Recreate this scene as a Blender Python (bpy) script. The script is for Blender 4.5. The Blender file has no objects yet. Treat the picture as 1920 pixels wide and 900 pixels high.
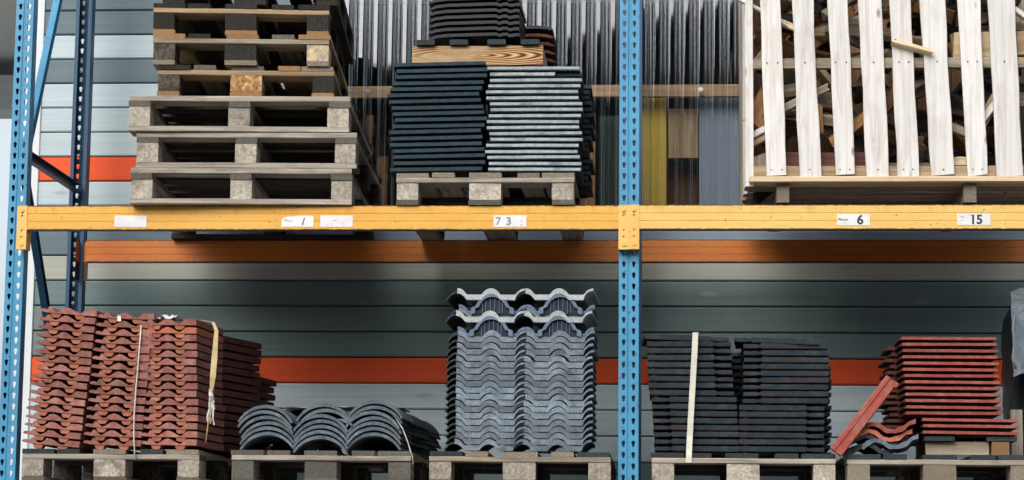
import bpy, bmesh, math, random
from mathutils import Matrix, Vector, Euler
rnd = random.Random(7)
R = math.radians
S = bpy.context.scene
COL = S.collection

# ------------------------------------------------------------------ camera, sky, sun, exposure
cam = bpy.data.objects.new('camera', bpy.data.cameras.new('camera'))
COL.objects.link(cam)
YAW, TILT, ROLL = R(-4.0431), R(7.8419), R(0.596)
fw = Vector((math.sin(YAW)*math.cos(TILT), math.cos(YAW)*math.cos(TILT), math.sin(TILT)))
rt = Vector((math.cos(YAW), -math.sin(YAW), 0)); up = rt.cross(fw)
r2 = math.cos(ROLL)*rt + math.sin(ROLL)*up; u2 = -math.sin(ROLL)*rt + math.cos(ROLL)*up
cam.matrix_world = Matrix(((r2.x, u2.x, -fw.x, 2.96635), (r2.y, u2.y, -fw.y, -9.98483), (r2.z, u2.z, -fw.z, 1.60128), (0, 0, 0, 1)))
cam.data.sensor_width = 36; cam.data.lens = 4231.41/1920*36
cam.data.shift_x = 0.0015; cam.data.shift_y = 49.17/1920
cam.data.clip_start = 0.1; cam.data.clip_end = 1000
S.camera = cam

SUN_EL, SUN_AZ = R(38), R(-20)          # azimuth measured from straight in front of the rack, towards the left
W = bpy.data.worlds.new('World'); S.world = W; W.use_nodes = True
wn = W.node_tree; bg = wn.nodes['Background']
sky = wn.nodes.new('ShaderNodeTexSky'); sky.sky_type = 'NISHITA'; sky.sun_disc = False
sky.sun_elevation = SUN_EL; sky.sun_rotation = R(180) - SUN_AZ
sky.air_density = 1.0; sky.dust_density = 4.0; sky.ozone_density = 1.0
hs = wn.nodes.new('ShaderNodeHueSaturation'); hs.inputs['Saturation'].default_value = .40      # overcast: the blue washed out
wn.links.new(sky.outputs[0], hs.inputs['Color']); wn.links.new(hs.outputs[0], bg.inputs[0]); bg.inputs[1].default_value = 0.15
sl = bpy.data.lights.new('sun', 'SUN'); sl.energy = 1.1; sl.angle = R(45); sl.color = (1, .96, .91)
sun = bpy.data.objects.new('sun', sl); COL.objects.link(sun)
sd = Vector((math.sin(SUN_AZ)*math.cos(SUN_EL), -math.cos(SUN_AZ)*math.cos(SUN_EL), math.sin(SUN_EL)))   # towards the sun
sun.rotation_euler = sd.to_track_quat('Z', 'Y').to_euler()
sun.location = sd*30
S.view_settings.view_transform = 'Standard'; S.view_settings.look = 'None'
S.view_settings.exposure = 0.56; S.view_settings.gamma = 1
S.view_settings.use_curve_mapping = False
S.render.engine = 'CYCLES'
S.cycles.max_bounces = 8; S.cycles.transparent_max_bounces = 16
S.cycles.use_denoising = True

# ------------------------------------------------------------------ helpers
def lin(h):
    h = h.lstrip('#'); o = []
    for i in (0, 2, 4):
        c = int(h[i:i+2], 16)/255
        o.append(c/12.92 if c <= .04045 else ((c+.055)/1.055)**2.4)
    return (*o, 1)

class NT:
    def __init__(s, name):
        s.m = bpy.data.materials.new(name); s.m.use_nodes = True; s.t = s.m.node_tree
        s.b = s.t.nodes['Principled BSDF']; s.tc = s.n('ShaderNodeTexCoord'); s.oi = s.n('ShaderNodeObjectInfo')
    def n(s, typ, **k):
        x = s.t.nodes.new(typ)
        for a, v in k.items(): setattr(x, a, v)
        return x
    def l(s, a, b): s.t.links.new(a, b)
    def val(s, sock, v):
        if hasattr(v, 'is_linked') or isinstance(v, bpy.types.NodeSocket): s.l(v, sock)
        else: sock.default_value = v
    def math(s, op, a, b=0.0, c=None, clamp=False):
        x = s.n('ShaderNodeMath', operation=op, use_clamp=clamp); s.val(x.inputs[0], a); s.val(x.inputs[1], b)
        if c is not None: s.val(x.inputs[2], c)
        return x.outputs[0]
    def coords(s, scale=(1, 1, 1), rand=True):
        mp = s.n('ShaderNodeMapping'); s.l(s.tc.outputs['Object'], mp.inputs[0]); mp.inputs['Scale'].default_value = scale
        if rand:
            cx = s.n('ShaderNodeCombineXYZ'); k = s.math('MULTIPLY', s.oi.outputs['Random'], 37.0)
            for i in range(3): s.l(k, cx.inputs[i])
            s.l(cx.outputs[0], mp.inputs['Location'])
        return mp.outputs[0]
    def noise(s, v, scale, detail=5, rough=.6, dist=0):
        x = s.n('ShaderNodeTexNoise'); s.l(v, x.inputs['Vector']); x.inputs['Scale'].default_value = scale
        x.inputs['Detail'].default_value = detail; x.inputs['Roughness'].default_value = rough; x.inputs['Distortion'].default_value = dist
        return x.outputs[0]
    def ramp(s, f, stops):
        x = s.n('ShaderNodeValToRGB'); s.l(f, x.inputs[0]); e = x.color_ramp.elements
        while len(e) < len(stops): e.new(0.5)
        for i, (p, c) in enumerate(stops): e[i].position = p; e[i].color = c if len(c) == 4 else (*c, 1)
        return x.outputs[0]
    def mix(s, f, a, b, mode='MIX'):
        x = s.n('ShaderNodeMix', data_type='RGBA', blend_type=mode); s.val(x.inputs[0], f); s.val(x.inputs[6], a); s.val(x.inputs[7], b)
        return x.outputs[2]
    def vary(s, col, amt):
        k = s.math('MULTIPLY_ADD', s.oi.outputs['Random'], 2*amt, 1-amt)
        x = s.n('ShaderNodeHueSaturation'); s.l(col, x.inputs['Color']); s.l(k, x.inputs['Value']); return x.outputs[0]
    def bump(s, h, strength, dist=.002):
        x = s.n('ShaderNodeBump'); s.l(h, x.inputs['Height']); x.inputs['Strength'].default_value = strength; x.inputs['Distance'].default_value = dist
        s.l(x.outputs[0], s.b.inputs['Normal'])
    def done(s, col, rough=.8, metal=0, spec=.5):
        s.val(s.b.inputs['Base Color'], col); s.val(s.b.inputs['Roughness'], rough); s.b.inputs['Metallic'].default_value = metal
        s.b.inputs['Specular IOR Level'].default_value = spec
        return s.m

def wood(name, c0, c1, c2, stain='#2a2622', stain_amt=.3, vary=.18, ends=None, grain=26, bump=.5, rough=.85, rings=False, knots=False):
    t = NT(name)
    v = t.coords((1.2, grain, grain)); g = t.noise(v, 1.6, 7, .62, .6)
    col = t.ramp(g, [(.28, lin(c0)), (.5, lin(c1)), (.74, lin(c2))])
    h = g
    if rings:
        v2 = t.coords((1.3, 13, 0), False); w = t.n('ShaderNodeTexWave', wave_type='RINGS', rings_direction='Z'); t.l(v2, w.inputs['Vector'])
        w.inputs['Scale'].default_value = 3.4; w.inputs['Distortion'].default_value = 1.6; w.inputs['Detail'].default_value = 3; w.inputs['Detail Scale'].default_value = .9
        rr = t.ramp(w.outputs['Fac'], [(.1, lin('#5c3413')), (.55, lin('#b98650')), (.9, lin('#cfb48e'))])
        col = t.mix(t.ramp(t.noise(t.coords((2, 6, 6)), 1.4, 2), [(.38, (0, 0, 0)), (.56, (1, 1, 1))]), col, rr)
    if knots:
        vk = t.coords((5, 13, 13)); vo = t.n('ShaderNodeTexVoronoi'); t.l(vk, vo.inputs['Vector']); vo.inputs['Scale'].default_value = .9
        kf = t.ramp(vo.outputs['Distance'], [(.05, (1, 1, 1)), (.13, (0, 0, 0))])
        gs = t.ramp(t.noise(t.coords((.7, 9, 9)), 2.0, 2, .5, 1.6), [(.52, (0, 0, 0)), (.6, (1, 1, 1)), (.66, (0, 0, 0))])
        col = t.mix(t.math('MULTIPLY', gs, .3), col, lin('#a48d74'))
        col = t.mix(t.math('MULTIPLY', kf, .75), col, lin('#6d5a4c'))
    st = t.ramp(t.noise(t.coords((3, 7, 7)), 2.2, 5, .7), [(.5, (0, 0, 0)), (.75, (1, 1, 1))])
    col = t.mix(t.math('MULTIPLY', st, stain_amt), col, lin(stain))
    if ends:
        # end grain: faces looking along the length of the piece
        sx = t.n('ShaderNodeSeparateXYZ'); t.l(t.tc.outputs['Normal'], sx.inputs[0])
        m = t.math('GREATER_THAN', t.math('ABSOLUTE', sx.outputs[0]), .8)
        ve = t.coords((0.2, 1, 1)); w = t.n('ShaderNodeTexWave', wave_type='RINGS', rings_direction='X'); t.l(ve, w.inputs['Vector'])
        w.inputs['Scale'].default_value = 40; w.inputs['Distortion'].default_value = 2.5; w.inputs['Detail'].default_value = 4; w.inputs['Detail Scale'].default_value = 6
        sp = t.noise(t.coords(), 150, 4, .7)
        ec = t.mix(t.math('MULTIPLY', w.outputs['Fac'], .6), lin(ends[0]), lin(ends[1])); ec = t.mix(t.ramp(sp, [(.42, (1, 1, 1)), (.6, (0, 0, 0))]), ec, lin(ends[0]))
        col = t.mix(m, col, ec)
    col = t.vary(col, vary)
    t.bump(h, bump, .003)
    return t.done(col, rough, 0, .25)

def speckle(name, c0, c1, c2, scale, vary=.12, rough=.9, bump=.6, stain=None, stain_amt=.5, spec=.3, st_lo=.52, bdist=.003, dust=None):
    t = NT(name); v = t.coords(); a = t.noise(v, scale, 6, .75); b = t.noise(v, scale*.22, 3, .6)
    col = t.ramp(a, [(.3, lin(c0)), (.5, lin(c1)), (.7, lin(c2))])
    col = t.mix(t.math('MULTIPLY', t.ramp(b, [(.4, (0, 0, 0)), (.7, (1, 1, 1))]), .45), col, lin(c0))
    if stain:
        s = t.ramp(t.noise(t.coords(), 9, 5, .7), [(st_lo, (0, 0, 0)), (st_lo+.14, (1, 1, 1))]); col = t.mix(t.math('MULTIPLY', s, stain_amt), col, lin(stain))
    if dust:
        d = t.ramp(t.noise(t.coords((1, .5, 1)), 14, 6, .75), [(.5, (0, 0, 0)), (.72, (1, 1, 1))]); col = t.mix(t.math('MULTIPLY', d, dust[1]), col, lin(dust[0]))
    col = t.vary(col, vary); t.bump(a, bump, bdist)
    return t.done(col, rough, 0, spec)

def paint(name, c, dark, rust, wear=.62, edge=None, rough=.45, vary=.05, streak=(3, 3, .6)):
    """painted steel: mottled coat, scratches and chips, rust along the top and bottom edge (edge = half height in local z)"""
    t = NT(name); v = t.coords(); big = t.noise(t.coords(streak), 3, 5, .65)
    col = t.mix(t.ramp(big, [(.38, (0, 0, 0)), (.72, (1, 1, 1))]), lin(c), lin(dark))
    chip = t.noise(v, 55, 5, .7); f = t.ramp(chip, [(wear+.05, (0, 0, 0)), (wear+.09, (1, 1, 1))])
    if edge:
        sx = t.n('ShaderNodeSeparateXYZ'); t.l(t.tc.outputs['Object'], sx.inputs[0])
        az = t.math('ABSOLUTE', sx.outputs[2]); e = t.math('MULTIPLY', t.math('SUBTRACT', az, edge*.80), 1/(edge*.2), clamp=True)
        n2 = t.noise(t.coords((14, 14, 40)), 3, 5, .7)
        f = t.math('MAXIMUM', f, t.ramp(t.math('MULTIPLY', e, n2), [(.25, (0, 0, 0)), (.36, (1, 1, 1))]))
        gr = t.ramp(t.noise(t.coords((1.5, 8, 8)), 4, 6, .75), [(.55, (0, 0, 0)), (.8, (1, 1, 1))]); col = t.mix(t.math('MULTIPLY', gr, .5), col, lin('#86602c'))
        mottle = t.ramp(t.noise(t.coords((9, 9, 1.2)), 2.4, 4, .6), [(.5, (0, 0, 0)), (.72, (1, 1, 1))])
        up_ = t.math('MULTIPLY', t.math('SUBTRACT', sx.outputs[2], 0), 1/edge, clamp=True)
        col = t.mix(t.math('MULTIPLY', t.math('MULTIPLY', mottle, up_), .55), col, lin('#b4701c'))  # orange-brown mottling, stronger towards the top
    col = t.mix(f, col, lin(rust)); col = t.vary(col, vary)
    rr = t.ramp(big, [(0, (rough-.1,)*3), (1, (rough+.15,)*3)])
    t.bump(f, -.3, .001)
    return t.done(col, rr)

def clad(name, c, c2, knot='#8d9493'):
    t = NT(name); g = t.noise(t.coords((.5, 26, 26)), 1.6, 7, .65, .7)
    col = t.ramp(g, [(.3, lin(c2)), (.6, lin(c))])
    big = t.noise(t.coords((.8, 3, 3)), 1.5, 3); col = t.mix(t.math('MULTIPLY', t.ramp(big, [(.4, (0, 0, 0)), (.7, (1, 1, 1))]), .35), col, lin(c2))
    vo = t.n('ShaderNodeTexVoronoi'); t.l(t.coords((2.2, 8, 8)), vo.inputs['Vector']); vo.inputs['Scale'].default_value = .9
    kf = t.ramp(vo.outputs['Distance'], [(.05, (1, 1, 1)), (.12, (0, 0, 0))]); col = t.mix(t.math('MULTIPLY', kf, .6), col, lin(knot))
    dr = t.ramp(t.noise(t.coords((2.5, .6, .6)), 2, 5, .7), [(.5, (0, 0, 0)), (.8, (1, 1, 1))]); col = t.mix(t.math('MULTIPLY', dr, .3), col, lin(knot))
    col = t.vary(col, .05); t.bump(g, .35, .002)
    return t.done(col, .6, 0, .35)

MT = {}
MT['w_grey'] = wood('weathered_grey_wood', '#6a645b', '#978f84', '#bcb5a9', stain='#3a3631', stain_amt=.55, ends=('#4d4a43', '#8d8981'))
MT['w_dark'] = wood('blackened_and_shade_wood', '#1d1c1a', '#393531', '#5a534a', stain='#0d0f10', stain_amt=.55, ends=('#1c1b19', '#5c564c'))
MT['w_deck'] = wood('dark_deck_wood', '#20272a', '#354044', '#566064', stain='#12181a', stain_amt=.5, ends=('#252c2e', '#596164'))  # dark blue-grey wood for deck boards
MT['w_deckpale'] = wood('pale_deck_wood', '#6d6355', '#958a78', '#b7ad9c', stain_amt=.3, ends=('#6b6254', '#b5aa98'))
MT['w_tan'] = wood('tan_wood', '#75604a', '#9c866b', '#bfab8e', stain='#54381f', stain_amt=.3, ends=('#7d5f41', '#b9996f'))
MT['w_pale'] = wood('pale_fresh_wood', '#b09572', '#cdb795', '#e0d2ba', stain='#8a6a45', stain_amt=.2, ends=('#9d8361', '#d3bf9e'))
MT['w_orange'] = wood('orange_split_wood', '#6f4a2c', '#977049', '#b99068', stain='#4c2c14', stain_amt=.35, ends=('#7d4f27', '#bd8850'))
MT['w_brown'] = wood('brown_scrap_wood', '#3c2a1e', '#5d432f', '#7d5e44', stain='#221812', stain_amt=.4, ends=('#3b2b20', '#7c6048'))
MT['w_redbrown'] = wood('red_brown_board', '#5c3a34', '#7d544c', '#966c62', stain='#3c2420', stain_amt=.3)
MT['w_rings'] = wood('bold_grained_wood', '#7e6547', '#a98c68', '#c3ad8e', stain='#8a4a14', stain_amt=.7, rings=True, grain=18)
MT['w_white'] = wood('whitewashed_pine', '#bdbcb8', '#d2d1ce', '#dddcda', stain='#a59d92', stain_amt=.35, vary=.07, knots=True, bump=.2, rough=.7, ends=('#9c907f', '#cfc7ba'))
MT['w_rail'] = wood('pale_rail', '#96765a', '#b8977a', '#cdb093', stain='#6b5640', stain_amt=.25)
MT['chip'] = speckle('pressed_chip_block', '#746d60', '#a79f92', '#cfc8bb', 75, vary=.26, stain='#4a4136', stain_amt=.65, bump=.9)
MT['chipdark'] = speckle('stained_and_shade_chip_block', '#26231f', '#4b463e', '#746b5f', 60, stain='#141312', stain_amt=.8, bump=.9, st_lo=.45)
MT['block_burnt'] = wood('scorched_orange_block', '#5b3a1c', '#ad8250', '#d8c8a8', stain='#2a1a0e', stain_amt=.45, bump=.4)
MT['block_blue'] = wood('blue_stained_block', '#6d7a86', '#b5a27f', '#d2c4a4', stain='#4c6c92', stain_amt=.8, bump=.4)
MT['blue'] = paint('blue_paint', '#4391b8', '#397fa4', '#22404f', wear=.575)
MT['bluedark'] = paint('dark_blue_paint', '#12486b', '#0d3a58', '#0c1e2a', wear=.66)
MT['yellow'] = paint('yellow_beam_paint', '#dba845', '#d59a36', '#4d2a14', wear=.59, edge=.0555, streak=(.7, 3, 3))
MT['yellow2'] = paint('pale_yellow_beam_paint', '#dcb968', '#d7ad57', '#4d2a14', wear=.60, edge=.0555, streak=(.7, 3, 3))
MT['yellowc'] = paint('yellow_connector_paint', '#deb462', '#d6a750', '#5d3416', wear=.58)
MT['shadeb'] = paint('shade_toned_beam_paint', '#c9772c', '#bd6421', '#44210f', wear=.67, edge=.0555, streak=(.7, 3, 3))  # yellow beam paint shifted to orange, rear shade put into the colour
MT['c_light'] = clad('light_cladding', '#b7c6cb', '#a9b9bf')
MT['c_slate'] = clad('slate_cladding', '#62737b', '#56676f', '#7c8786')
MT['c_deep'] = clad('slate_green_cladding', '#687c7c', '#5d7071', '#87928f')
MT['c_sand'] = clad('sand_grey_cladding', '#a9aca3', '#989b91')
MT['c_orange'] = clad('orange_cladding', '#e2541f', '#d54a1a', '#a83a12')
MT['c_white'] = clad('white_trim', '#dce1e4', '#ced5d9', '#b4bcc0')
MT['soffit'] = clad('grey_soffit', '#e4e3de', '#dad9d4', '#c8c7c2')
MT['soffitd'] = clad('grey_fascia', '#b4b5b2', '#a9aaa7', '#989996')
def clay(name, c0, c1, c2, vary=.18, **k): return speckle(name, c0, c1, c2, 38, vary=vary, rough=.85, bump=.25, **k)
MT['clay'] = clay('red_clay', '#794840', '#8f5c53', '#a37268', stain='#5b3b31', stain_amt=.55, dust=('#b49a8e', .45), vary=.24)
MT['clayo'] = clay('orange_clay', '#95503a', '#a8634b', '#b67660')
MT['clayd'] = clay('dark_brown_and_shade_clay', '#3f221d', '#54302a', '#643b34', stain='#23130f', stain_amt=.5)
MT['red2'] = clay('red_engobe', '#7c3b33', '#8c4940', '#9b594e', dust=('#a98a80', .35), vary=.14, stain='#8a2d22', stain_amt=.4)
MT['teal'] = clay('dark_teal_glaze', '#0f252d', '#163039', '#234049', stain='#121c22', stain_amt=.5, spec=.6)
MT['edge'] = clay('grey_cut_edge', '#7f898d', '#9aa4a8', '#b4bdc0', stain='#3c474b', stain_amt=.5, vary=.06)
MT['black'] = clay('blue_black_engobe', '#0e1a23', '#15242f', '#22333f', stain='#3b2a24', stain_amt=.45, spec=.5, dust=('#4c555b', .4))
MT['blackrim'] = clay('brown_worn_rim', '#3e2a22', '#5a4034', '#6f5144')
MT['conc'] = speckle('grey_concrete', '#4d575f', '#687580', '#8c98a0', 120, vary=.26, bump=.35, stain='#3b474c', stain_amt=.65, dust=('#aab1b3', .4))
MT['concl'] = speckle('pale_concrete', '#7c8487', '#a1a8aa', '#bfc4c5', 120, vary=.08, bump=.35)
MT['concd'] = speckle('dark_concrete', '#262d31', '#353d42', '#4a5358', 120, vary=.1, bump=.35)
MT['vent'] = speckle('blue_grey_plastic', '#4f6076', '#5b6d84', '#697b92', 30, vary=.03, bump=.05, rough=.5)
MT['ventd'] = speckle('dark_grille', '#0f1a26', '#152230', '#1b2a39', 30, vary=.03, bump=.05, rough=.5)
MT['ridge'] = speckle('ridge_concrete', '#3d474e', '#566169', '#78838b', 110, vary=.12, bump=.5, stain='#b98f35', stain_amt=.55, st_lo=.66, dust=('#98a1a6', .5))
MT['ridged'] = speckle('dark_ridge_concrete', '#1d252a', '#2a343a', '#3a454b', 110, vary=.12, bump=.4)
MT['film'] = speckle('white_plastic_film', '#b9c1c4', '#d3d9da', '#e3e7e7', 12, vary=.03, bump=.3, rough=.35)
MT['strap'] = speckle('white_strap', '#b5b3a6', '#c9c7ba', '#d6d4c8', 20, vary=.03, bump=.1, rough=.5)
MT['straptan'] = speckle('tan_strap', '#9a8558', '#b3a072', '#c4b48a', 20, vary=.03, bump=.1, rough=.5)
MT['cord'] = speckle('pale_cord', '#b3ada4', '#cbc6bd', '#d8d4cc', 60, vary=.03, bump=.2)
MT['sticker'] = speckle('sticker_paper', '#c9c9cc', '#dadadd', '#e6e6e8', 8, vary=.02, bump=.05, rough=.55)
MT['ink'] = NT('black_ink').done(lin('#1c2630'), .6)
MT['inkfade'] = NT('faded_ink').done(lin('#7d848c'), .7)
MT['inkpink'] = NT('pink_ink').done(lin('#b9979a'), .7)
MT['galv'] = NT('galvanised_steel').done(lin('#a7adb0'), .35, .9)
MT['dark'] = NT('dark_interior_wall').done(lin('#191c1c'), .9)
MT['yellowp'] = clad('yellow_panel', '#dcbc4c', '#cdac40', '#a5862a')
MT['bluep'] = clad('blue_grey_panel', '#8794a5', '#7b8899', '#6b7888')
MT['greend'] = clad('dark_green_panel', '#1f3b3a', '#19302f', '#142625')
MT['asphalt'] = speckle('concrete_yard', '#615f5b', '#72706b', '#82807a', 20, vary=0, bump=.4)
MT['wrap'] = speckle('grey_plastic_wrap', '#4a555d', '#6d7982', '#9aa5ad', 9, vary=.03, bump=.6, rough=.3, bdist=.02)
MT['wrapd'] = speckle('black_plastic_wrap', '#11161a', '#1b2227', '#2b343a', 14, vary=.03, bump=.6, rough=.35, bdist=.02)
MT['shed'] = clad('dark_shed_boards', '#2f3330', '#272b28', '#222522')

def clear_sheet():
    t = NT('clear_polycarbonate'); lw = t.n('ShaderNodeLayerWeight'); lw.inputs['Blend'].default_value = .5
    fr = t.n('ShaderNodeMath', operation='MULTIPLY_ADD'); t.l(t.math('POWER', lw.outputs['Facing'], 2.6), fr.inputs[0]); fr.inputs[1].default_value = .70; fr.inputs[2].default_value = .19
    gl = t.n('ShaderNodeBsdfGlossy'); gl.inputs['Roughness'].default_value = .03; gl.inputs['Color'].default_value = (.92, .95, 1, 1)
    tr = t.n('ShaderNodeBsdfTransparent'); tr.inputs['Color'].default_value = (.88, .90, .89, 1)
    mx = t.n('ShaderNodeMixShader'); t.l(fr.outputs[0], mx.inputs[0]); t.l(tr.outputs[0], mx.inputs[1]); t.l(gl.outputs[0], mx.inputs[2])
    t.l(mx.outputs[0], t.t.nodes['Material Output'].inputs['Surface']); return t.m
MT['clear'] = clear_sheet()

def mesh(name, vs, fs, mat, smooth=False):
    me = bpy.data.meshes.new(name); me.from_pydata(vs, [], fs); me.update()
    bm = bmesh.new(); bm.from_mesh(me); bmesh.ops.recalc_face_normals(bm, faces=bm.faces); bm.to_mesh(me); bm.free()
    mats = mat if isinstance(mat, (list, tuple)) else [mat]
    for m in mats: me.materials.append(MT[m])
    if smooth:
        for p in me.polygons: p.use_smooth = True
    return me
def add(name, me, parent=None, loc=(0, 0, 0), rot=(0, 0, 0), label=None, cat=None, group=None, kind=None):
    o = bpy.data.objects.new(name, me); COL.objects.link(o)
    o.location = loc
    o.rotation_euler = rot.to_euler() if isinstance(rot, Matrix) else rot
    if parent: o.parent = parent
    if label: o['label'] = label
    if cat: o['category'] = cat; o['kind'] = 'thing'
    if group: o['group'] = group
    if kind: o['kind'] = kind
    return o

AX = {'x': Matrix.Identity(3),
      'y': Matrix(((0, -1, 0), (1, 0, 0), (0, 0, 1))),
      'z': Matrix(((0, 1, 0), (0, 0, 1), (1, 0, 0))),         # upright slat facing the front
      'xf': Matrix(((1, 0, 0), (0, 0, -1), (0, 1, 0)))}       # lying along x, standing on its edge
def plank(L, Wd, T, mat, n=1, jit=0.0, ch=.002, seed=None, endj=0.0):
    """board along local x, width y, thickness z, chamfered, optionally warped"""
    r = random.Random(seed if seed is not None else rnd.random()); vs = []; fs = []
    ch = min(ch, T*.3, Wd*.3)
    prof = [(-Wd/2, -T/2+ch), (-Wd/2+ch, -T/2), (Wd/2-ch, -T/2), (Wd/2, -T/2+ch), (Wd/2, T/2-ch), (Wd/2-ch, T/2), (-Wd/2+ch, T/2), (-Wd/2, T/2-ch)]
    for i in range(n+1):
        dy = r.uniform(-jit, jit); dz = r.uniform(-jit, jit)*.5; dw = 1+r.uniform(-jit, jit)*.6/Wd
        for (y, z) in prof:
            x = -L/2+L*i/n
            if endj and i in (0, n): x += (r.uniform(-endj, endj)) + (y/Wd)*endj*r.choice((-1, 1))
            vs.append((x, y*dw+dy, z+dz))
    for i in range(n):
        for k in range(8):
            a = i*8+k; b = i*8+(k+1) % 8; fs.append((a, b, b+8, a+8))
    fs.append(tuple(range(7, -1, -1))); fs.append(tuple(n*8+k for k in range(8)))
    return mesh('plank', vs, fs, mat)
_pc = {}
def plk(L, Wd, T, mat, **k):
    key = (round(L, 3), round(Wd, 3), round(T, 3), mat, rnd.randrange(3) if k.get('jit') else 0, tuple(sorted(k.items())))
    if key not in _pc: _pc[key] = plank(L, Wd, T, mat, **k)
    return _pc[key]
def boxm(x0, x1, y0, y1, z0, z1, mat):
    vs = [(x, y, z) for x in (x0, x1) for y in (y0, y1) for z in (z0, z1)]
    return mesh('box', vs, [(0, 1, 3, 2), (4, 6, 7, 5), (0, 4, 5, 1), (2, 3, 7, 6), (0, 2, 6, 4), (1, 5, 7, 3)], mat)
class MB:
    def __init__(s): s.v = []; s.f = []; s.mi = []
    def box(s, x0, x1, y0, y1, z0, z1, mi=0):
        b = len(s.v); s.v += [(x, y, z) for x in (x0, x1) for y in (y0, y1) for z in (z0, z1)]
        q = [(0, 1, 3, 2), (4, 6, 7, 5), (0, 4, 5, 1), (2, 3, 7, 6), (0, 2, 6, 4), (1, 5, 7, 3)]
        s.f += [tuple(b+i for i in f) for f in q]; s.mi += [mi]*6
    def prism(s, poly, y0, y1, mi=0, skew=(0, 0)):
        """poly = list of (x, z), extruded along y; skew shifts the far end"""
        b = len(s.v); n = len(poly); s.v += [(x, y0, z) for x, z in poly]+[(x+skew[0], y1, z+skew[1]) for x, z in poly]
        s.f += [(b+i, b+(i+1) % n, b+n+(i+1) % n, b+n+i) for i in range(n)]
        s.f += [tuple(b+i for i in range(n-1, -1, -1)), tuple(b+n+i for i in range(n))]; s.mi += [mi]*(n+2)
    def band(s, top, bot, y0, y1, mi=0):
        """strip between two polylines with equal point counts, extruded along y (quads only)"""
        b = len(s.v); n = len(top)
        for y in (y0, y1):
            s.v += [(x, y, z) for x, z in top]+[(x, y, z) for x, z in bot]
        T = lambda r, k, i: b+r*2*n+k*n+i
        for i in range(n-1):
            s.f += [(T(0, 0, i), T(0, 0, i+1), T(0, 1, i+1), T(0, 1, i)), (T(1, 0, i), T(1, 1, i), T(1, 1, i+1), T(1, 0, i+1)),
                    (T(0, 0, i), T(1, 0, i), T(1, 0, i+1), T(0, 0, i+1)), (T(0, 1, i), T(0, 1, i+1), T(1, 1, i+1), T(1, 1, i))]; s.mi += [mi]*4
        for i in (0, n-1): s.f.append((T(0, 0, i), T(0, 1, i), T(1, 1, i), T(1, 0, i))); s.mi.append(mi)
    def build(s, mats, smooth=False):
        me = bpy.data.meshes.new('m'); me.from_pydata(s.v, [], s.f)
        for m in (mats if isinstance(mats, (list, tuple)) else [mats]): me.materials.append(MT[m])
        for p, i in zip(me.polygons, s.mi): p.material_index = i
        bm = bmesh.new(); bm.from_mesh(me); bmesh.ops.recalc_face_normals(bm, faces=bm.faces); bm.to_mesh(me); bm.free()
        if smooth:
            for p in me.polygons: p.use_smooth = True
        return me
def tube(pts, r, mat, n=6):
    vs = []; fs = []
    for i, p in enumerate(pts):
        p = Vector(p); d = (Vector(pts[min(i+1, len(pts)-1)])-Vector(pts[max(i-1, 0)])).normalized()
        a = d.cross(Vector((0, 1, .1))).normalized(); b = d.cross(a)
        for k in range(n): t = 2*math.pi*k/n; vs.append(tuple(p+a*r*math.cos(t)+b*r*math.sin(t)))
    for i in range(len(pts)-1):
        for k in range(n): fs.append((i*n+k, i*n+(k+1) % n, (i+1)*n+(k+1) % n, (i+1)*n+k))
    fs += [tuple(range(n-1, -1, -1)), tuple((len(pts)-1)*n+k for k in range(n))]
    return mesh('tube', vs, fs, mat, True)
def ribbon(pts, wd, t, mat, wv=(1, 0, 0)):
    wv = Vector(wv); vs = []; fs = []
    for i, p in enumerate(pts):
        p = Vector(p); w = wd[i] if isinstance(wd, (list, tuple)) else wd
        d = (Vector(pts[min(i+1, len(pts)-1)])-Vector(pts[max(i-1, 0)])).normalized(); nn = d.cross(wv).normalized()
        for a, b in ((-1, -1), (1, -1), (1, 1), (-1, 1)): vs.append(tuple(p+wv*w/2*a+nn*t/2*b))
    for i in range(len(pts)-1):
        for k in range(4): fs.append((i*4+k, i*4+(k+1) % 4, (i+1)*4+(k+1) % 4, (i+1)*4+k))
    fs += [(3, 2, 1, 0), tuple((len(pts)-1)*4+k for k in range(4))]
    return mesh('ribbon', vs, fs, mat)
ORD = 'zeroth first second third fourth fifth sixth seventh eighth ninth tenth eleventh twelfth thirteenth fourteenth fifteenth sixteenth seventeenth eighteenth nineteenth twentieth'.split()
def nth(k, n):
    """k counted from the top (1..n)"""
    if k == 1: return 'topmost'
    if k == n: return 'lowest'
    return ORD[k]+' from top'

# ------------------------------------------------------------------ ground, yard
add('ground', boxm(-150, 150, -150, 150, -.3, 0, 'asphalt'), kind='structure')

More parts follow.
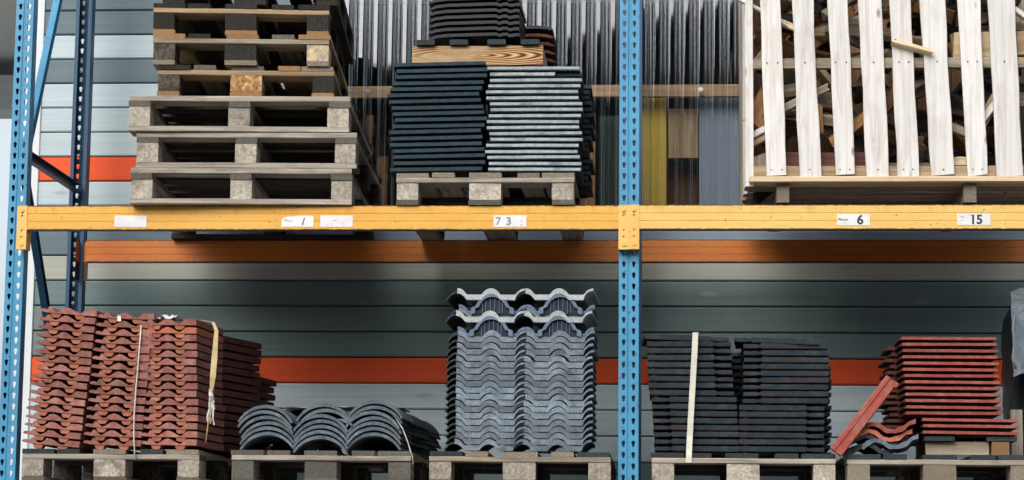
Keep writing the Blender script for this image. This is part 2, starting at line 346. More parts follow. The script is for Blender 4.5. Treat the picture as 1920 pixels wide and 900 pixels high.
# ------------------------------------------------------------------ building wall behind the rack
WY = 1.40
bld = add('storage_building', None, None, (-.33, WY, 0), label='weatherboard building wall striped grey, white and orange behind the rack', cat='building')
def B(name, me, x, y, z, rot=(0, 0, 0), **k): return add(name, me, bld, (x+.33, y-WY, z), rot, **k)
zs = [2.572+.1303*i for i in range(17)]       # joints from the bottom of the lower orange board upwards
cols = {0: 'c_orange', 1: 'c_deep', 2: 'c_deep', 3: 'c_deep', 4: 'c_sand', 5: 'c_slate', 6: 'c_light', 7: 'c_light', 8: 'c_orange',
        9: 'c_light', 10: 'c_light', 11: 'c_light', 12: 'c_slate', 13: 'c_light', 14: 'c_slate', 15: 'c_slate', 16: 'c_light'}
XR = 9.2; XS = 1.05                            # right end of the wall; left edge of the clear sheeting
def zj(i): return 2.572+.1315*i if i <= 4 else 3.098+.12995*(i-4)
for i in range(-19, 18):
    z0, z1 = zj(i), zj(i+1)
    c = cols.get(i, 'c_light' if i >= -3 else 'c_deep')  # lowest boards go slate, partly to paint in the shade behind the pallets
    x1 = XS if i >= 6 else XR
    L = x1+.31
    me = plank(L, z1-z0-.005, .022, c, n=1, ch=.006, seed=i)
    B('cladding_board', me, (x1-.31)/2, WY+.011+rnd.uniform(0, .002), (z0+z1)/2, AX['xf'])
B('backing_sheet', boxm(-.30, XR, WY+.024, WY+.034, .05, zj(6), 'dark'), 0, 0, 0) if False else None
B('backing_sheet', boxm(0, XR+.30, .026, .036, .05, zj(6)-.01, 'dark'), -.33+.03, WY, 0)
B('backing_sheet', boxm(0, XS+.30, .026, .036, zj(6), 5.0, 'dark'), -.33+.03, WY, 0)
B('corner_board', plank(5.0, .085, .03, 'c_white', seed=3), -.35, WY+.006, 2.5, AX['z'])
B('corner_board', plank(5.0, .10, .03, 'c_white', seed=4), -.378, WY+.075, 2.5, Matrix(((0, 0, 1), (0, 1, 0), (-1, 0, 0))))
B('side_wall', boxm(-.02, 0, 0, 6, 0, 5.0, 'c_light'), -.33, WY+.13, 0)
# roof overhang seen at the upper left, running back along the gable
B('soffit', boxm(0, 3.5, 0, 2.1, 0, .04, 'soffit'), -4.0, 1.9, 4.83)
B('fascia_beam', boxm(0, 3.5, 0, .25, 0, .34, 'soffitd'), -4.0, 3.98, 4.68)
B('gutter', boxm(0, 3.4, 0, .3, 0, .22, 'c_white'), -3.95, 3.72, 4.49)
# sill under the sheeting and rails behind it
B('sill', plank(XR-XS, .05, .03, 'bluep', seed=8), (XR+XS)/2, WY+.002, 3.325, AX['xf'])
B('rail', plank(XR-XS, .062, .045, 'w_rail', n=6, jit=.002, seed=9), (XR+XS)/2, WY+.060, 4.092, AX['xf'])
B('rail', plank(XR-XS, .062, .045, 'w_rail', n=6, jit=.002, seed=10), (XR+XS)/2, WY+.060, 4.93, AX['xf'])
# corrugated clear sheets, 76 mm waves, each sheet one part
def corrugated(width, z0, z1, ph):
    n = int(width/.076*14); vs = []; fs = []
    for i in range(n+1):
        x = width*i/n; q = (x/.076+ph) % 1; y = -.010 if q < .40 else -.010+.020*math.sin(math.pi*(q-.40)/.60)**1.3
        vs += [(x, y, z0), (x, y, z1)]
    fs = [(2*i, 2*i+2, 2*i+3, 2*i+1) for i in range(n)]
    return mesh('sheet', vs, fs, 'clear', True)
x = XS
for k, (w_, ph) in enumerate(((.92, 0), (1.02, 1.4), (1.0, .4), (1.0, 2.0), (1.0, .9), (1.0, 0), (1.0, 1), (1.0, 0))):
    sh = B('corrugated_sheet', corrugated(w_, 3.325, 5.0, ph), x, WY+.018+.003*(k % 2), 0)
    for bx in ((.36,) if k in (0, 2) else (.5,)):
        m = MB(); n = 10
        for (rr, y0, y1) in ((.013, -.014, -.011), (.008, -.02, -.014)):
            m.prism([(rr*math.cos(2*math.pi*a/n), rr*math.sin(2*math.pi*a/n)) for a in range(n)], y0, y1)
        add('bolt', m.build('galv'), sh, (bx, 0, 4.09))
    x += w_-.11
# the dim room behind the sheeting
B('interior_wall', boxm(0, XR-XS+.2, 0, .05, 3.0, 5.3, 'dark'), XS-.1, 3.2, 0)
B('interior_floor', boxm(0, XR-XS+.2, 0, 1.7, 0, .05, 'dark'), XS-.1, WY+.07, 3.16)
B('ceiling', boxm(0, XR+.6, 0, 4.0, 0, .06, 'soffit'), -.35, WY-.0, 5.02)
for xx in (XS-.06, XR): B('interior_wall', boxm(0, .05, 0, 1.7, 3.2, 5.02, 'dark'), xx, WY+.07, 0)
# things stored behind the clear sheeting
def inner(name, x0, x1, z1, y, mat, label, cat, tilt=0.02, z0=3.215, th=.03):
    me = plank(z1-z0, x1-x0, th, mat, n=2, jit=.002, seed=sum(map(ord, label)) % 999)
    o = add(name, me, None, ((x0+x1)/2, y, (z0+z1)/2), Matrix.Rotation(-tilt, 3, 'X') @ AX['z'], label=label, cat=cat, group='boards stored behind the clear sheeting')
    return o
inner('panel', 2.775, 2.955, 4.10, 1.545, 'yellowp', 'yellow board standing behind the clear corrugated sheet right of the blue upright', 'board')
inner('panel', 3.125, 3.36, 4.105, 1.545, 'bluep', 'blue grey board standing behind the clear sheet beside the crate', 'board')
inner('panel', 2.965, 3.12, 4.02, 1.56, 'w_tan', 'brown wooden board behind the clear sheet between yellow and grey boards', 'board', z0=3.76, tilt=0)
inner('panel', 2.50, 2.585, 4.00, 1.56, 'w_orange', 'orange brown plank behind the clear sheet left of the blue upright', 'board')
inner('panel', 2.60, 2.74, 4.02, 1.74, 'greend', 'dark green board behind the clear sheet hard against the upright', 'board')
inner('panel', 1.36, 1.40, 4.03, 1.74, 'w_brown', 'thin brown batten behind the clear sheet next to the pallet stack', 'board')
inner('panel', 1.43, 1.485, 3.80, 1.70, 'w_orange', 'short orange brown plank behind the clear sheet beside the pallet stack', 'board')
inner('panel', 1.56, 1.60, 4.10, 1.78, 'greend', 'narrow dark batten behind the clear sheet left of the tile stacks', 'board')
inner('panel', 2.945, 3.115, 3.74, 1.70, 'w_brown', 'dark brown board behind the clear sheet under the orange brown one', 'board')

# long hall across the yard: its roofline is mirrored in the sheeting
hall = add('warehouse', None, None, (0, -26, 0), label='long dark hall whose roofline is mirrored in the clear sheeting', cat='building')
m = MB(); m.prism([(-34, 0), (40, 0), (40, 13), (13, 13), (13, 11.9), (4, 11.35), (-1, 10.3), (-11, 10.2), (-11, 13), (-34, 13)], -14, 0); add('wall', m.build('shed'), hall)  # taller outer wings are unseen, added to mirror as dark stripes in the sheeting
m = MB(); m.prism([(-11, 10.22), (-1, 10.32), (4, 11.37), (13, 11.92), (13, 12.1), (4, 11.5), (-1, 10.45), (-11, 10.35)], -14.6, .5); add('roof', m.build('shed'), hall)
for xa, xb in ((-34.4, -10.8), (12.8, 40.4)): add('roof', boxm(xa, xb, -14.6, .5, 13.02, 13.3, 'shed'), hall)
for k in range(5): add('door', boxm(-2, 2, .0, .06, 0, 4.5, 'greend'), hall, (-16+9*k, 0.002, 0))

# ------------------------------------------------------------------ racking
def keyhole(cx, cz):
    pts = []
    for k in range(9):
        a = R(-35+250*k/8); pts.append((cx+.0085*math.cos(a), cz+.005+.0085*math.sin(a)))
    for k in range(3):
        a = R(215+110*k/2); pts.append((cx+.0048*math.cos(a), cz-.010+.0048*math.sin(a)))
    return pts
def circle(cx, cz, r, n=12): return [(cx+r*math.cos(2*math.pi*(k+.5)/n), cz+r*math.sin(2*math.pi*(k+.5)/n)) for k in range(n)]
def holed(vs, fs, x0, x1, z0, z1, out, y, th):
    """rectangle at depth y with a real hole of the given outline, hole edge running back by th"""
    b = len(vs)
    if out is None:
        vs += [(x0, y, z0), (x1, y, z0), (x1, y, z1), (x0, y, z1)]; fs.append((b, b+1, b+2, b+3)); return
    n = len(out); cx = (x0+x1)/2; cz = (z0+z1)/2; per = []
    # walk the outline round and push each point out to the rectangle
    for (px, pz) in out:
        dx, dz = px-cx, pz-cz; k = min(((x1-x0)/2)/max(1e-9, abs(dx)), ((z1-z0)/2)/max(1e-9, abs(dz))); per.append((cx+dx*k, cz+dz*k))
    for c in ((x0, z0), (x1, z0), (x1, z1), (x0, z1)):
        j = min(range(n), key=lambda i: (per[i][0]-c[0])**2+(per[i][1]-c[1])**2); per[j] = c
    vs += [(px, y, pz) for px, pz in per]+[(px, y, pz) for px, pz in out]+[(px, y+th, pz) for px, pz in out]
    for i in range(n):
        j = (i+1) % n; fs += [(b+i, b+j, b+n+j, b+n+i), (b+n+i, b+n+j, b+2*n+j, b+2*n+i)]
PH = .05
def upright_mesh(w, sep, z0, z1, phase, mat, depth=.07):
    vs = []; fs = []; th = .0025; xm = w/2
    gw = .004                                            # half width of the pressed groove in the middle
    nz = int((z1-z0)/PH)
    for sgn in (-1, 1):
        xa, xb = sorted((sgn*gw*1.6, sgn*xm))
        for k in range(nz): holed(vs, fs, xa, xb, z0+k*PH, z0+(k+1)*PH, keyhole(sgn*sep/2, z0+(k+.5)*PH+phase), 0, th)
    def quad(a, b_): b = len(vs); vs.extend([(a[0], a[1], z0), (b_[0], b_[1], z0), (b_[0], b_[1], z0+nz*PH), (a[0], a[1], z0+nz*PH)]); fs.append((b, b+1, b+2, b+3))
    quad((-gw*1.6, 0), (-gw*.5, .004)); quad((-gw*.5, .004), (gw*.5, .004)); quad((gw*.5, .004), (gw*1.6, 0))
    for sgn in (-1, 1):
        quad((sgn*xm, 0), (sgn*xm, depth)); quad((sgn*xm, depth), (sgn*(xm-.018), depth)); quad((sgn*(xm-.018), depth), (sgn*(xm-.018), depth-.012))
        quad((sgn*(xm-.0022), 0.0024), (sgn*(xm-.0022), depth-.002))
    return mesh('upright', vs, fs, mat)
def hole_phase(w): return 0
# hole heads sit at z = 2.04 + k * 0.05 (+5 mm); cells start at z = 0.015 so that they line up
def frame_side(X, w, sep, label_f, label_b, back=True):
    f = add('upright', upright_mesh(w, sep, .015, 4.9, 0, 'blue'), None, (X, 0, 0), label=label_f, cat='rack upright', group='uprights of the pallet rack')
    add('base_plate', boxm(-.07, .07, -.02, .1, 0, .012, 'blue'), f)
    if back:
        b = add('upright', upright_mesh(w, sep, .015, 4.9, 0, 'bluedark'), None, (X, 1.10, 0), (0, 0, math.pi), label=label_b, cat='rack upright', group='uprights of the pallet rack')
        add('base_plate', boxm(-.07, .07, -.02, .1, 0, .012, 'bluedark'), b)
frame_side(0, .082, .040, 'blue perforated front upright at the left end of the rack', 'dark blue rear upright at the left end of the rack')
frame_side(2.79, .089, .044, 'blue perforated front upright between the two bays', 'dark blue rear upright hidden behind the middle upright')
frame_side(5.58, .089, .044, 'blue front upright at the right end beyond the picture', 'dark blue rear upright at the right end beyond the picture')
def brace(X, a, b, mat, label):
    a = Vector((X, *a)); b = Vector((X, *b)); d = b-a; L = d.length; ang = math.atan2(d.z, d.y)
    m = MB(); m.box(-.016, -.0135, 0, L, -.022, .022); m.box(-.0135, .016, 0, L, -.022, -.0195); m.box(-.0135, .016, 0, L, .0195, .022)
    add('brace', m.build(mat), None, a, (ang, 0, 0), label=label, cat='rack brace', group='braces of the rack frames')
brace(0, (.06, 3.44), (1.03, 5.28), 'blue', 'light blue diagonal brace rising behind the left front upright')
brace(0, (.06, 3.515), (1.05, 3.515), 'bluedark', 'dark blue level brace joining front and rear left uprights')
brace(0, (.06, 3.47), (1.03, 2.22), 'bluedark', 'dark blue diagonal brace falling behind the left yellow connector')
brace(0, (.06, 1.2), (1.03, 2.12), 'bluedark', 'dark blue diagonal brace below the red tile pallet')

def beam_mesh(L, mat):
    prof = [(-.0, -.0555), (-.0, -.02), (.0018, -.0185), (.0018, -.0165), (0, -.015), (0, .015), (.0018, .0165), (.0018, .0185), (0, .02), (0, .0535), (.002, .0555), (.048, .0555), (.048, -.0555)]
    vs = [(x, y, z) for x in (-L/2, L/2) for (y, z) in prof]; n = len(prof)
    fs = [(i, (i+1) % n, n+(i+1) % n, n+i) for i in range(n)]+[tuple(range(n)), tuple(range(2*n-1, n-1, -1))]
    return mesh('beam', vs, fs, mat)
def connector_mesh(mat, side):
    vs = []; fs = []; w = .046
    cells = [(-.1445, -.132, None), (-.132, -.104, None), (-.104, -.07, circle(0, -.091, .0042)), (-.07, -.045, circle(0, -.062, .0055)), (-.045, -.0, None),
             (0, .018, circle(0, .008, .0055)), (.018, .032, circle(0, .024, .004)), (.032, .0555, None)]
    for a, b, h in cells: holed(vs, fs, -w/2, w/2, a, b, None if h is None else circle(0, (a+b)/2, .0045 if abs(b-a) > .02 else .0055), 0, .006)
    def quad(a, b_): b = len(vs); vs.extend([(a[0], a[1], -.1445), (b_[0], b_[1], -.1445), (b_[0], b_[1], .0555), (a[0], a[1], .0555)]); fs.append((b, b+1, b+2, b+3))
    quad((-w/2, 0), (-w/2, .007)); quad((w/2, 0), (w/2, .007)); quad((-w/2, .007), (w/2, .0071))
    quad((side*w/2, 0), (side*w/2, .07)); quad((side*(w/2-.004), .004), (side*(w/2-.004), .07))
    b = len(vs); vs.extend([(-w/2, 0, -.1445), (w/2, 0, -.1445), (w/2, .007, -.1445), (-w/2, .007, -.1445)]); fs.append((b, b+1, b+2, b+3))
    return mesh('connector', vs, fs, mat)
def rack_beam(xa, xb, z, y, face, mat, cmat, label, cz=-1):
    """xa, xb = inner ends at the connectors; y = front face; face -1 looks at the viewer"""
    L = xb-xa
    o = add('beam', beam_mesh(L, mat), None, ((xa+xb)/2, y, z-.0555), (0, 0, 0), label=label, cat='rack beam', group='load beams of the rack')
    for sgn in (-1, 1):
        cx = sgn*(L/2+.0225)
        cy = -.002 if face < 0 else .0482
        c = add('connector', connector_mesh(cmat, -sgn), o, (cx, cy, 0), (0, 0, 0 if face < 0 else math.pi))
        for zz in (.034, -.122):
            m = MB(); m.prism([(.0085*math.cos(2*math.pi*a/10), .0085*math.sin(2*math.pi*a/10)) for a in range(10)], -.004, .0005)
            add('rivet', m.build(cmat), c, (0, 0, zz))
    return o
fb1 = rack_beam(.063, 2.745-.0, 3.249, -.047, -1, 'yellow', 'yellowc', 'yellow front beam of the left bay carrying pallets and tiles')
fb2 = rack_beam(2.836, 5.535, 3.2505, -.047, -1, 'yellow2', 'yellowc', 'pale yellow front beam of the right bay under the crate')
rack_beam(.063, 2.745, 3.249, 1.0, 1, 'shadeb', 'shadeb', 'shade-toned orange rear beam of the left bay')
rack_beam(2.836, 5.535, 3.2505, 1.0, 1, 'shadeb', 'shadeb', 'shade-toned orange rear beam of the right bay')
rack_beam(.063, 2.745, 2.003, -.047, -1, 'yellow', 'yellowc', 'yellow beam under the lower pallets of the left bay')
rack_beam(2.836, 5.535, 2.003, -.047, -1, 'yellow2', 'yellowc', 'yellow beam under the lower pallets of the right bay')
rack_beam(.063, 2.745, 2.003, 1.0, 1, 'shadeb', 'shadeb', 'shade-toned orange rear beam under the lower pallets of the left bay')
rack_beam(2.836, 5.535, 2.003, 1.0, 1, 'shadeb', 'shadeb', 'shade-toned orange rear beam under the lower pallets of the right bay')

def text(body, size, parent, x, z, mat, off=.0, y=-.0009):
    cu = bpy.data.curves.new('t', 'FONT'); cu.body = body; cu.size = size; cu.offset = off; cu.extrude = .0001; cu.resolution_u = 3
    o = bpy.data.objects.new('t', cu); COL.objects.link(o); dg = bpy.context.evaluated_depsgraph_get()
    me = bpy.data.meshes.new_from_object(o.evaluated_get(dg)); bpy.data.objects.remove(o); me.materials.clear(); me.materials.append(MT[mat])
    return add('print', me, parent, (x, y, z), (math.pi/2, 0, 0))
def sticker(bm, x0, x1, z0, z1, marks, torn=0, rot=0):
    w = x1-x0; h = z1-z0; r = random.Random(int(x0*1000)); pts = []
    for (a, b) in ((-1, -1), (1, -1), (1, 1), (-1, 1)): pts.append((a*w/2, b*h/2))
    if torn: pts = [(-w/2, -h/2), (-w*.1, -h/2+.001), (w/2, -h/2), (w/2, h/2-.002), (w*.2, h/2), (-w*.3, h/2-.004), (-w/2+.004, h/2-.012), (-w/2, h*.1)]
    m = MB(); m.prism(pts, -.0006, .0012)
    o = add('sticker', m.build('sticker'), bm, ((x0+x1)/2-bm.location.x, -.001, (z0+z1)/2-bm.location.z), (0, rot, 0))
    for (body, size, x, z, mat, off) in marks: text(body, size, o, x*w-w/2, z*h-h/2, mat, off)
sticker(fb1, .466, .613, 3.151, 3.203, [('- - --', .010, .25, .55, 'inkpink', 0)], rot=.01)
sticker(fb1, 1.230, 1.374, 3.151, 3.202, [('Pluss', .018, .08, .46, 'inkfade', 0), ('/', .046, .64, .18, 'ink', .001), (', . :', .02, .2, .2, 'inkpink', 0), ("'-. ,", .02, .3, .7, 'inkfade', 0)], torn=1)
sticker(fb1, 1.405, 1.552, 3.151, 3.203, [('/. |', .022, .22, .15, 'inkpink', 0), ('~', .03, .38, .4, 'inkfade', 0), ("' /", .02, .62, .2, 'inkfade', 0)])
sticker(fb1, 2.186, 2.333, 3.151, 3.203, [('7', .050, .06, .16, 'inkfade', .0008), ('3', .050, .38, .16, 'inkfade', .0015), (':', .050, .82, .12, 'inkfade', 0)])
sticker(fb2, 3.711, 3.854, 3.157, 3.207, [('6', .058, .60, .11, 'ink', .0018), ('Phuven', .015, .03, .42, 'ink', .0003), ('. .:.-..:', .02, .05, .15, 'inkpink', 0)])
sticker(fb2, 4.236, 4.380, 3.158, 3.209, [('15', .056, .38, .12, 'ink', .0018), ('Tang', .011, .06, .66, 'ink', 0), ('Fast', .010, .38, .82, 'ink', 0), ('-.a', .012, .08, .36, 'ink', 0), (':.-.:', .014, .05, .1, 'inkpink', 0)])

# ------------------------------------------------------------------ pallets
def euro_pallet(X0, Y0, Z0, label, group, rot=0, st='w_grey', deck='w_deck', block='chip', blocks=None, decks=None, W_=.8, D_=1.2, seed=0):
    """0.8 m end to the front, 1.2 m deep"""
    r = random.Random(seed+1)
    p = add('pallet', None, None, (X0+W_/2, Y0, Z0), (0, 0, rot), label=label, cat='pallet', group=group)
    bw = (.10, .145, .10); bx = (-W_/2+.05, 0, W_/2-.05)
    for k in range(3):
        add('bottom_board', plk(D_, bw[k], .022, block if False else st, n=3, jit=.0015), p, (bx[k], D_/2, .011), AX['y'])
        for j, yy in enumerate((.0725, .6, 1.1275)):
            bm_ = (blocks[k] if blocks and j == 0 else block if j == 0 else 'chipdark')  # inner blocks use the dark chip: pallet shade put into the colour
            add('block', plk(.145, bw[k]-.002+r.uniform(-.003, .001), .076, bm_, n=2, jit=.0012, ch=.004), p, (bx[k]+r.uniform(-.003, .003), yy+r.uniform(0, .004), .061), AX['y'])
    for yy in (.0725, .6, 1.1275):
        add('stringer_board', plk(W_, .145, .022, st if yy < .1 else 'w_dark', n=5, jit=.0022), p, (0, yy+r.uniform(-.004, .001), .1105), AX['x'])  # rear stringers darkened in colour to carry the shade inside the pallet
    dw = (.145, .10, .145, .10, .145); xs = (-W_/2+.0725, -.19, 0, .19, W_/2-.0725)
    for k in range(5):
        dm = decks[k] if decks else deck
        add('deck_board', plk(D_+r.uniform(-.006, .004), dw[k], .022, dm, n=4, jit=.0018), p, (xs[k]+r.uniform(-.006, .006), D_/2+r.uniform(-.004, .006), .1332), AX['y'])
    return p
def wide_pallet(X0, Y0, Z0, label, group, rot=0, seed=0):
    """1.0 m wide: boards across the front at the bottom and the top"""
    r = random.Random(seed); W_, D_ = 1.0, 1.2
    p = add('pallet', None, None, (X0+W_/2, Y0, Z0), (0, 0, rot), label=label, cat='pallet', group=group)
    bx = (-W_/2+.048, 0, W_/2-.048)
    for yy in (.07, .6, 1.13): add('bottom_board', plk(W_, .14, .024, 'w_grey' if yy < .1 else 'w_dark', n=5, jit=.002), p, (0, yy, .012), AX['x'])  # boards behind the front one get the pallet's inner shade as dark wood
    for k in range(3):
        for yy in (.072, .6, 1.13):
            add('block', plk(.14, .096+r.uniform(-.003, .002), .088, 'chip' if yy < .1 else 'chipdark', n=2, jit=.0012, ch=.004), p, (bx[k]+r.uniform(-.004, .004), yy+r.uniform(-.004, .006), .0685), AX['y'])  # rear blocks coloured dark for the shade between the boards
        add('stringer_board', plk(D_, .097, .026, 'w_grey', n=3, jit=.0015), p, (bx[k]+r.uniform(-.003, .003), D_/2, .126), AX['y'])
    n = 7
    for k in range(n): add('deck_board', plk(W_, .12, .024, 'w_grey' if k == 0 else 'w_dark', n=5, jit=.002), p, (r.uniform(-.004, .004), .06+k*(D_-.12)/(n-1), .1515), AX['x'])  # only the front board is grey; the rest have shade painted in
    return p
gst = 'pallets stacked at the left of the upper shelf'
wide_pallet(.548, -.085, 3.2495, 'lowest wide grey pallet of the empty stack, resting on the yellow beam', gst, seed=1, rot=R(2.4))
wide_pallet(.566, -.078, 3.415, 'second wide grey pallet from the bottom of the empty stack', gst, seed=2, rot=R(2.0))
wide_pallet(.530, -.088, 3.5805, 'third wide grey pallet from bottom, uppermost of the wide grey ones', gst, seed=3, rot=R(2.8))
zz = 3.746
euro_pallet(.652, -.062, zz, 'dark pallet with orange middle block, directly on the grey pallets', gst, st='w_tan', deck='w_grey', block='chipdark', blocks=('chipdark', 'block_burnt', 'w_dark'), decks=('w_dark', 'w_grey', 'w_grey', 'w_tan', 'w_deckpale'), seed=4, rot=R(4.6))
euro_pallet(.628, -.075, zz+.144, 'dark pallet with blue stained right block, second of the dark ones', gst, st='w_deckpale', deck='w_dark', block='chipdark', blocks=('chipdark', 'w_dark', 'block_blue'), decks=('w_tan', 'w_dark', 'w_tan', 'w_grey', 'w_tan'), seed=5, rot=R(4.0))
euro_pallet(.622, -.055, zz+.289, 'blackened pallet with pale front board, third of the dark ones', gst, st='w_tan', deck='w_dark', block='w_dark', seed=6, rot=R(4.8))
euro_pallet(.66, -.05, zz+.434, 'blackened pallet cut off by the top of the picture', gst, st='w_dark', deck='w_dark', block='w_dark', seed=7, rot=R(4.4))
glow = 'pallets of the lower shelf'
euro_pallet(.088, -.06, 2.0035, 'pallet under the red clay tiles at the left', glow, decks=('w_deck', 'w_deck', 'w_deckpale', 'w_deck', 'w_deckpale'), seed=8)
euro_pallet(1.033, -.055, 2.0035, 'pallet under the half round ridge tiles', glow, block='w_grey', decks=('w_grey',)*5, seed=9)
euro_pallet(1.914, -.06, 2.0035, 'pallet under the wavy grey concrete tiles', glow, st='w_deckpale', decks=('w_deck', 'w_deckpale', 'w_deckpale', 'w_deckpale', 'w_deck'), seed=10)
euro_pallet(2.893, -.055, 2.0035, 'pallet under the black tiles with the white strap', glow, seed=11)
euro_pallet(3.742, -.055, 2.0035, 'pallet under the bright red tiles at the right', glow, block='w_deckpale', seed=12)
euro_pallet(1.747, -.06, 3.2495, 'pallet under the dark and silver flat tiles on the upper shelf', 'pallets of the upper shelf', deck='w_deckpale', block='chip', seed=13)

# ------------------------------------------------------------------ red clay tiles, left
def interp(pts, n):
    """smooth polyline through (u, z) control points"""
    out = []
    for i in range(n+1):
        u = pts[0][0]+(pts[-1][0]-pts[0][0])*i/n
        for (a, b) in zip(pts, pts[1:]):
            if a[0] <= u <= b[0]+1e-9:
                t = (u-a[0])/(b[0]-a[0]); t = t*t*(3-2*t); out.append((u, a[1]+(b[1]-a[1])*t)); break
    return out
CW = .262
def clay_tile_mesh(mat, length=.42):
    top = interp([(0, .0115), (.035, .0165), (.095, .0165), (.115, .012), (.165, .029), (.29, .0055), (.48, .0285), (.70, .0055), (.83, .0275), (1, .027)], 44)
    bot = [(u, .0045*(1-u/.12) if u < .12 else 0.0) for u, z in top]
    m = MB(); top = [(u*CW, z) for u, z in top]; bot = [(u*CW, z) for u, z in bot]
    m.band(top, bot, 0, length)
    return m.build(mat)
def lug_mesh(mat, y1=.05):
    m = MB(); m.prism([(-.025, -.0002), (-.017, -.016), (-.011, -.0195), (.011, -.0195), (.017, -.016), (.025, -.0002)], .004, y1); return m.build(mat)
MT['clayl'] = clay('glow_orange_clay', '#8a4f3c', '#a0644e', '#b1785f')  # orange tint paints in the warm light bounced onto the lugs
ct = {m_: clay_tile_mesh(m_) for m_ in ('clay', 'clayo', 'clayd')}; cl = {m_: lug_mesh(m_) for m_ in ('clay', 'clayo', 'clayd', 'clayl')}
gred = 'red clay tiles on the left pallet'
def clay_tile(x, y, z, tilt, yaw, mat, label, lugmat=None):
    o = add('roof_tile', ct[mat], None, (x, y, z), (0, tilt, yaw), label=label, cat='roof tile', group=gred)
    for u in (.28, .705): add('lug', cl['clayd' if mat == 'clayd' else 'clayl'], o, (u*CW, 0, 0))
def clay_col(n, x_top, x_bot, z0, pitch, tilt, yaw, y, word, mat='clay', off=None, scat=.003, lug=None):
    for k in range(n):                                # k = 0 is the lowest
        f = k/(n-1); x = x_bot+(x_top-x_bot)*f+rnd.uniform(-scat, scat)+(off(k) if off else 0)
        clay_tile(x, y+rnd.uniform(-.004, .004), z0+k*pitch, tilt+rnd.uniform(-.006, .006), yaw+rnd.uniform(-.012, .012), 'clayo' if (word.startswith('third') and n-k == 2 and mat == 'clay') else mat,
                  f'{nth(n-k, n)} red clay tile in the {word}', lug)
clay_col(17, .138, .082, 2.176, .0368, R(4.6), R(-1), -.045, 'leftmost front column of the left pallet')
clay_col(16, .400, .358, 2.171, .0378, R(2.2), R(-2), -.045, 'second front column of the left pallet')
clay_col(16, .600, .612, 2.170, .0358, R(1.0), R(-5), -.045, 'third front column of the left pallet', off=lambda k: (.0 if k > 5 else .006))
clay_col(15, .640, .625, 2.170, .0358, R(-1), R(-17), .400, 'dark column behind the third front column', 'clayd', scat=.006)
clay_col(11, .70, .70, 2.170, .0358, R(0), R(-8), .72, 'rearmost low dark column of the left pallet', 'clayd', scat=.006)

# straps, cord and paper on the red pack
add('strap', ribbon([(.70, .05, 2.742), (.86, .02, 2.736), (.925, -.02, 2.722), (.948, -.055, 2.68), (.947, -.075, 2.56), (.944, -.085, 2.47), (.938, -.085, 2.39)],
                    [.010, .010, .012, .018, .026, .026, .012], .0012, 'straptan', (1, 0, 0)), label='tan plastic strap hanging down the corner of the red tile pack', cat='strap')
add('cord', tube([(.938, -.088, 2.395), (.935, -.085, 2.33), (.926, -.08, 2.24), (.918, -.075, 2.175)], .0035, 'straptan'), label='thin end of the tan strap reaching down to the pallet', cat='strap')
kf = MB(); rk = random.Random(8); vs = []; fs = []
for q in range(5):                                    # a few torn tails hanging from the knot
    n = 9; ln = rk.uniform(.07, .17); sx = rk.uniform(-.35, .45); b0 = len(vs)
    for i in range(n+1):
        t_ = i/n; w_ = .011*(1-.5*t_)*rk.uniform(.6, 1.3); cx = .940+sx*ln*t_*.5+rk.uniform(-.004, .004); cy = -.092-.004*q+rk.uniform(-.005, .005); cz = 2.415-ln*t_
        vs += [(cx-w_/2, cy, cz), (cx+w_/2, cy+rk.uniform(-.006, .006), cz+rk.uniform(-.004, .004)), (cx, cy+.003, cz)]
    for i in range(n):
        a_ = b0+3*i; fs += [(a_, a_+1, a_+4, a_+3), (a_+1, a_+2, a_+5, a_+4), (a_+2, a_, a_+3, a_+5)]
add('knotted_film', mesh('knot', vs, fs, 'cord'), label='frayed knot of pale plastic film tied round the tan strap', cat='plastic film')
add('cord', tube([(.602, .02, 2.72), (.606, -.056, 2.70), (.601, -.062, 2.55), (.594, -.064, 2.42), (.590, -.066, 2.30), (.594, -.070, 2.19), (.602, -.072, 2.10)], .0036, 'cord'), label='pale cord hanging between the second and third red tile columns', cat='cord')
def crumpled(x0, x1, y0, y1, z, amp, mat, seed, nx=10, ny=6, th=.002):
    r = random.Random(seed); vs = []; fs = []
    for s_ in (0, 1):
        r = random.Random(seed)
        for i in range(nx+1):
            for j in range(ny+1): vs.append((x0+(x1-x0)*i/nx+r.uniform(-.004, .004), y0+(y1-y0)*j/ny, z+r.uniform(0, amp)-s_*th))
    q = (nx+1)*(ny+1)
    for i in range(nx):
        for j in range(ny):
            a = i*(ny+1)+j; f = (a, a+1, a+ny+2, a+ny+1); fs += [f, tuple(q+v for v in reversed(f))]
    return mesh('film', vs, fs, mat)
add('paper', crumpled(.63, .755, -.02, .16, 2.735, .026, 'film', 5), label='crumpled white paper lying on the third red tile column', cat='paper')
add('paper', ribbon([(.505, -.052, 2.722), (.503, -.05, 2.742), (.502, -.03, 2.754), (.50, .01, 2.757)], .016, .001, 'film'), label='small white tag on the second red tile column', cat='paper')

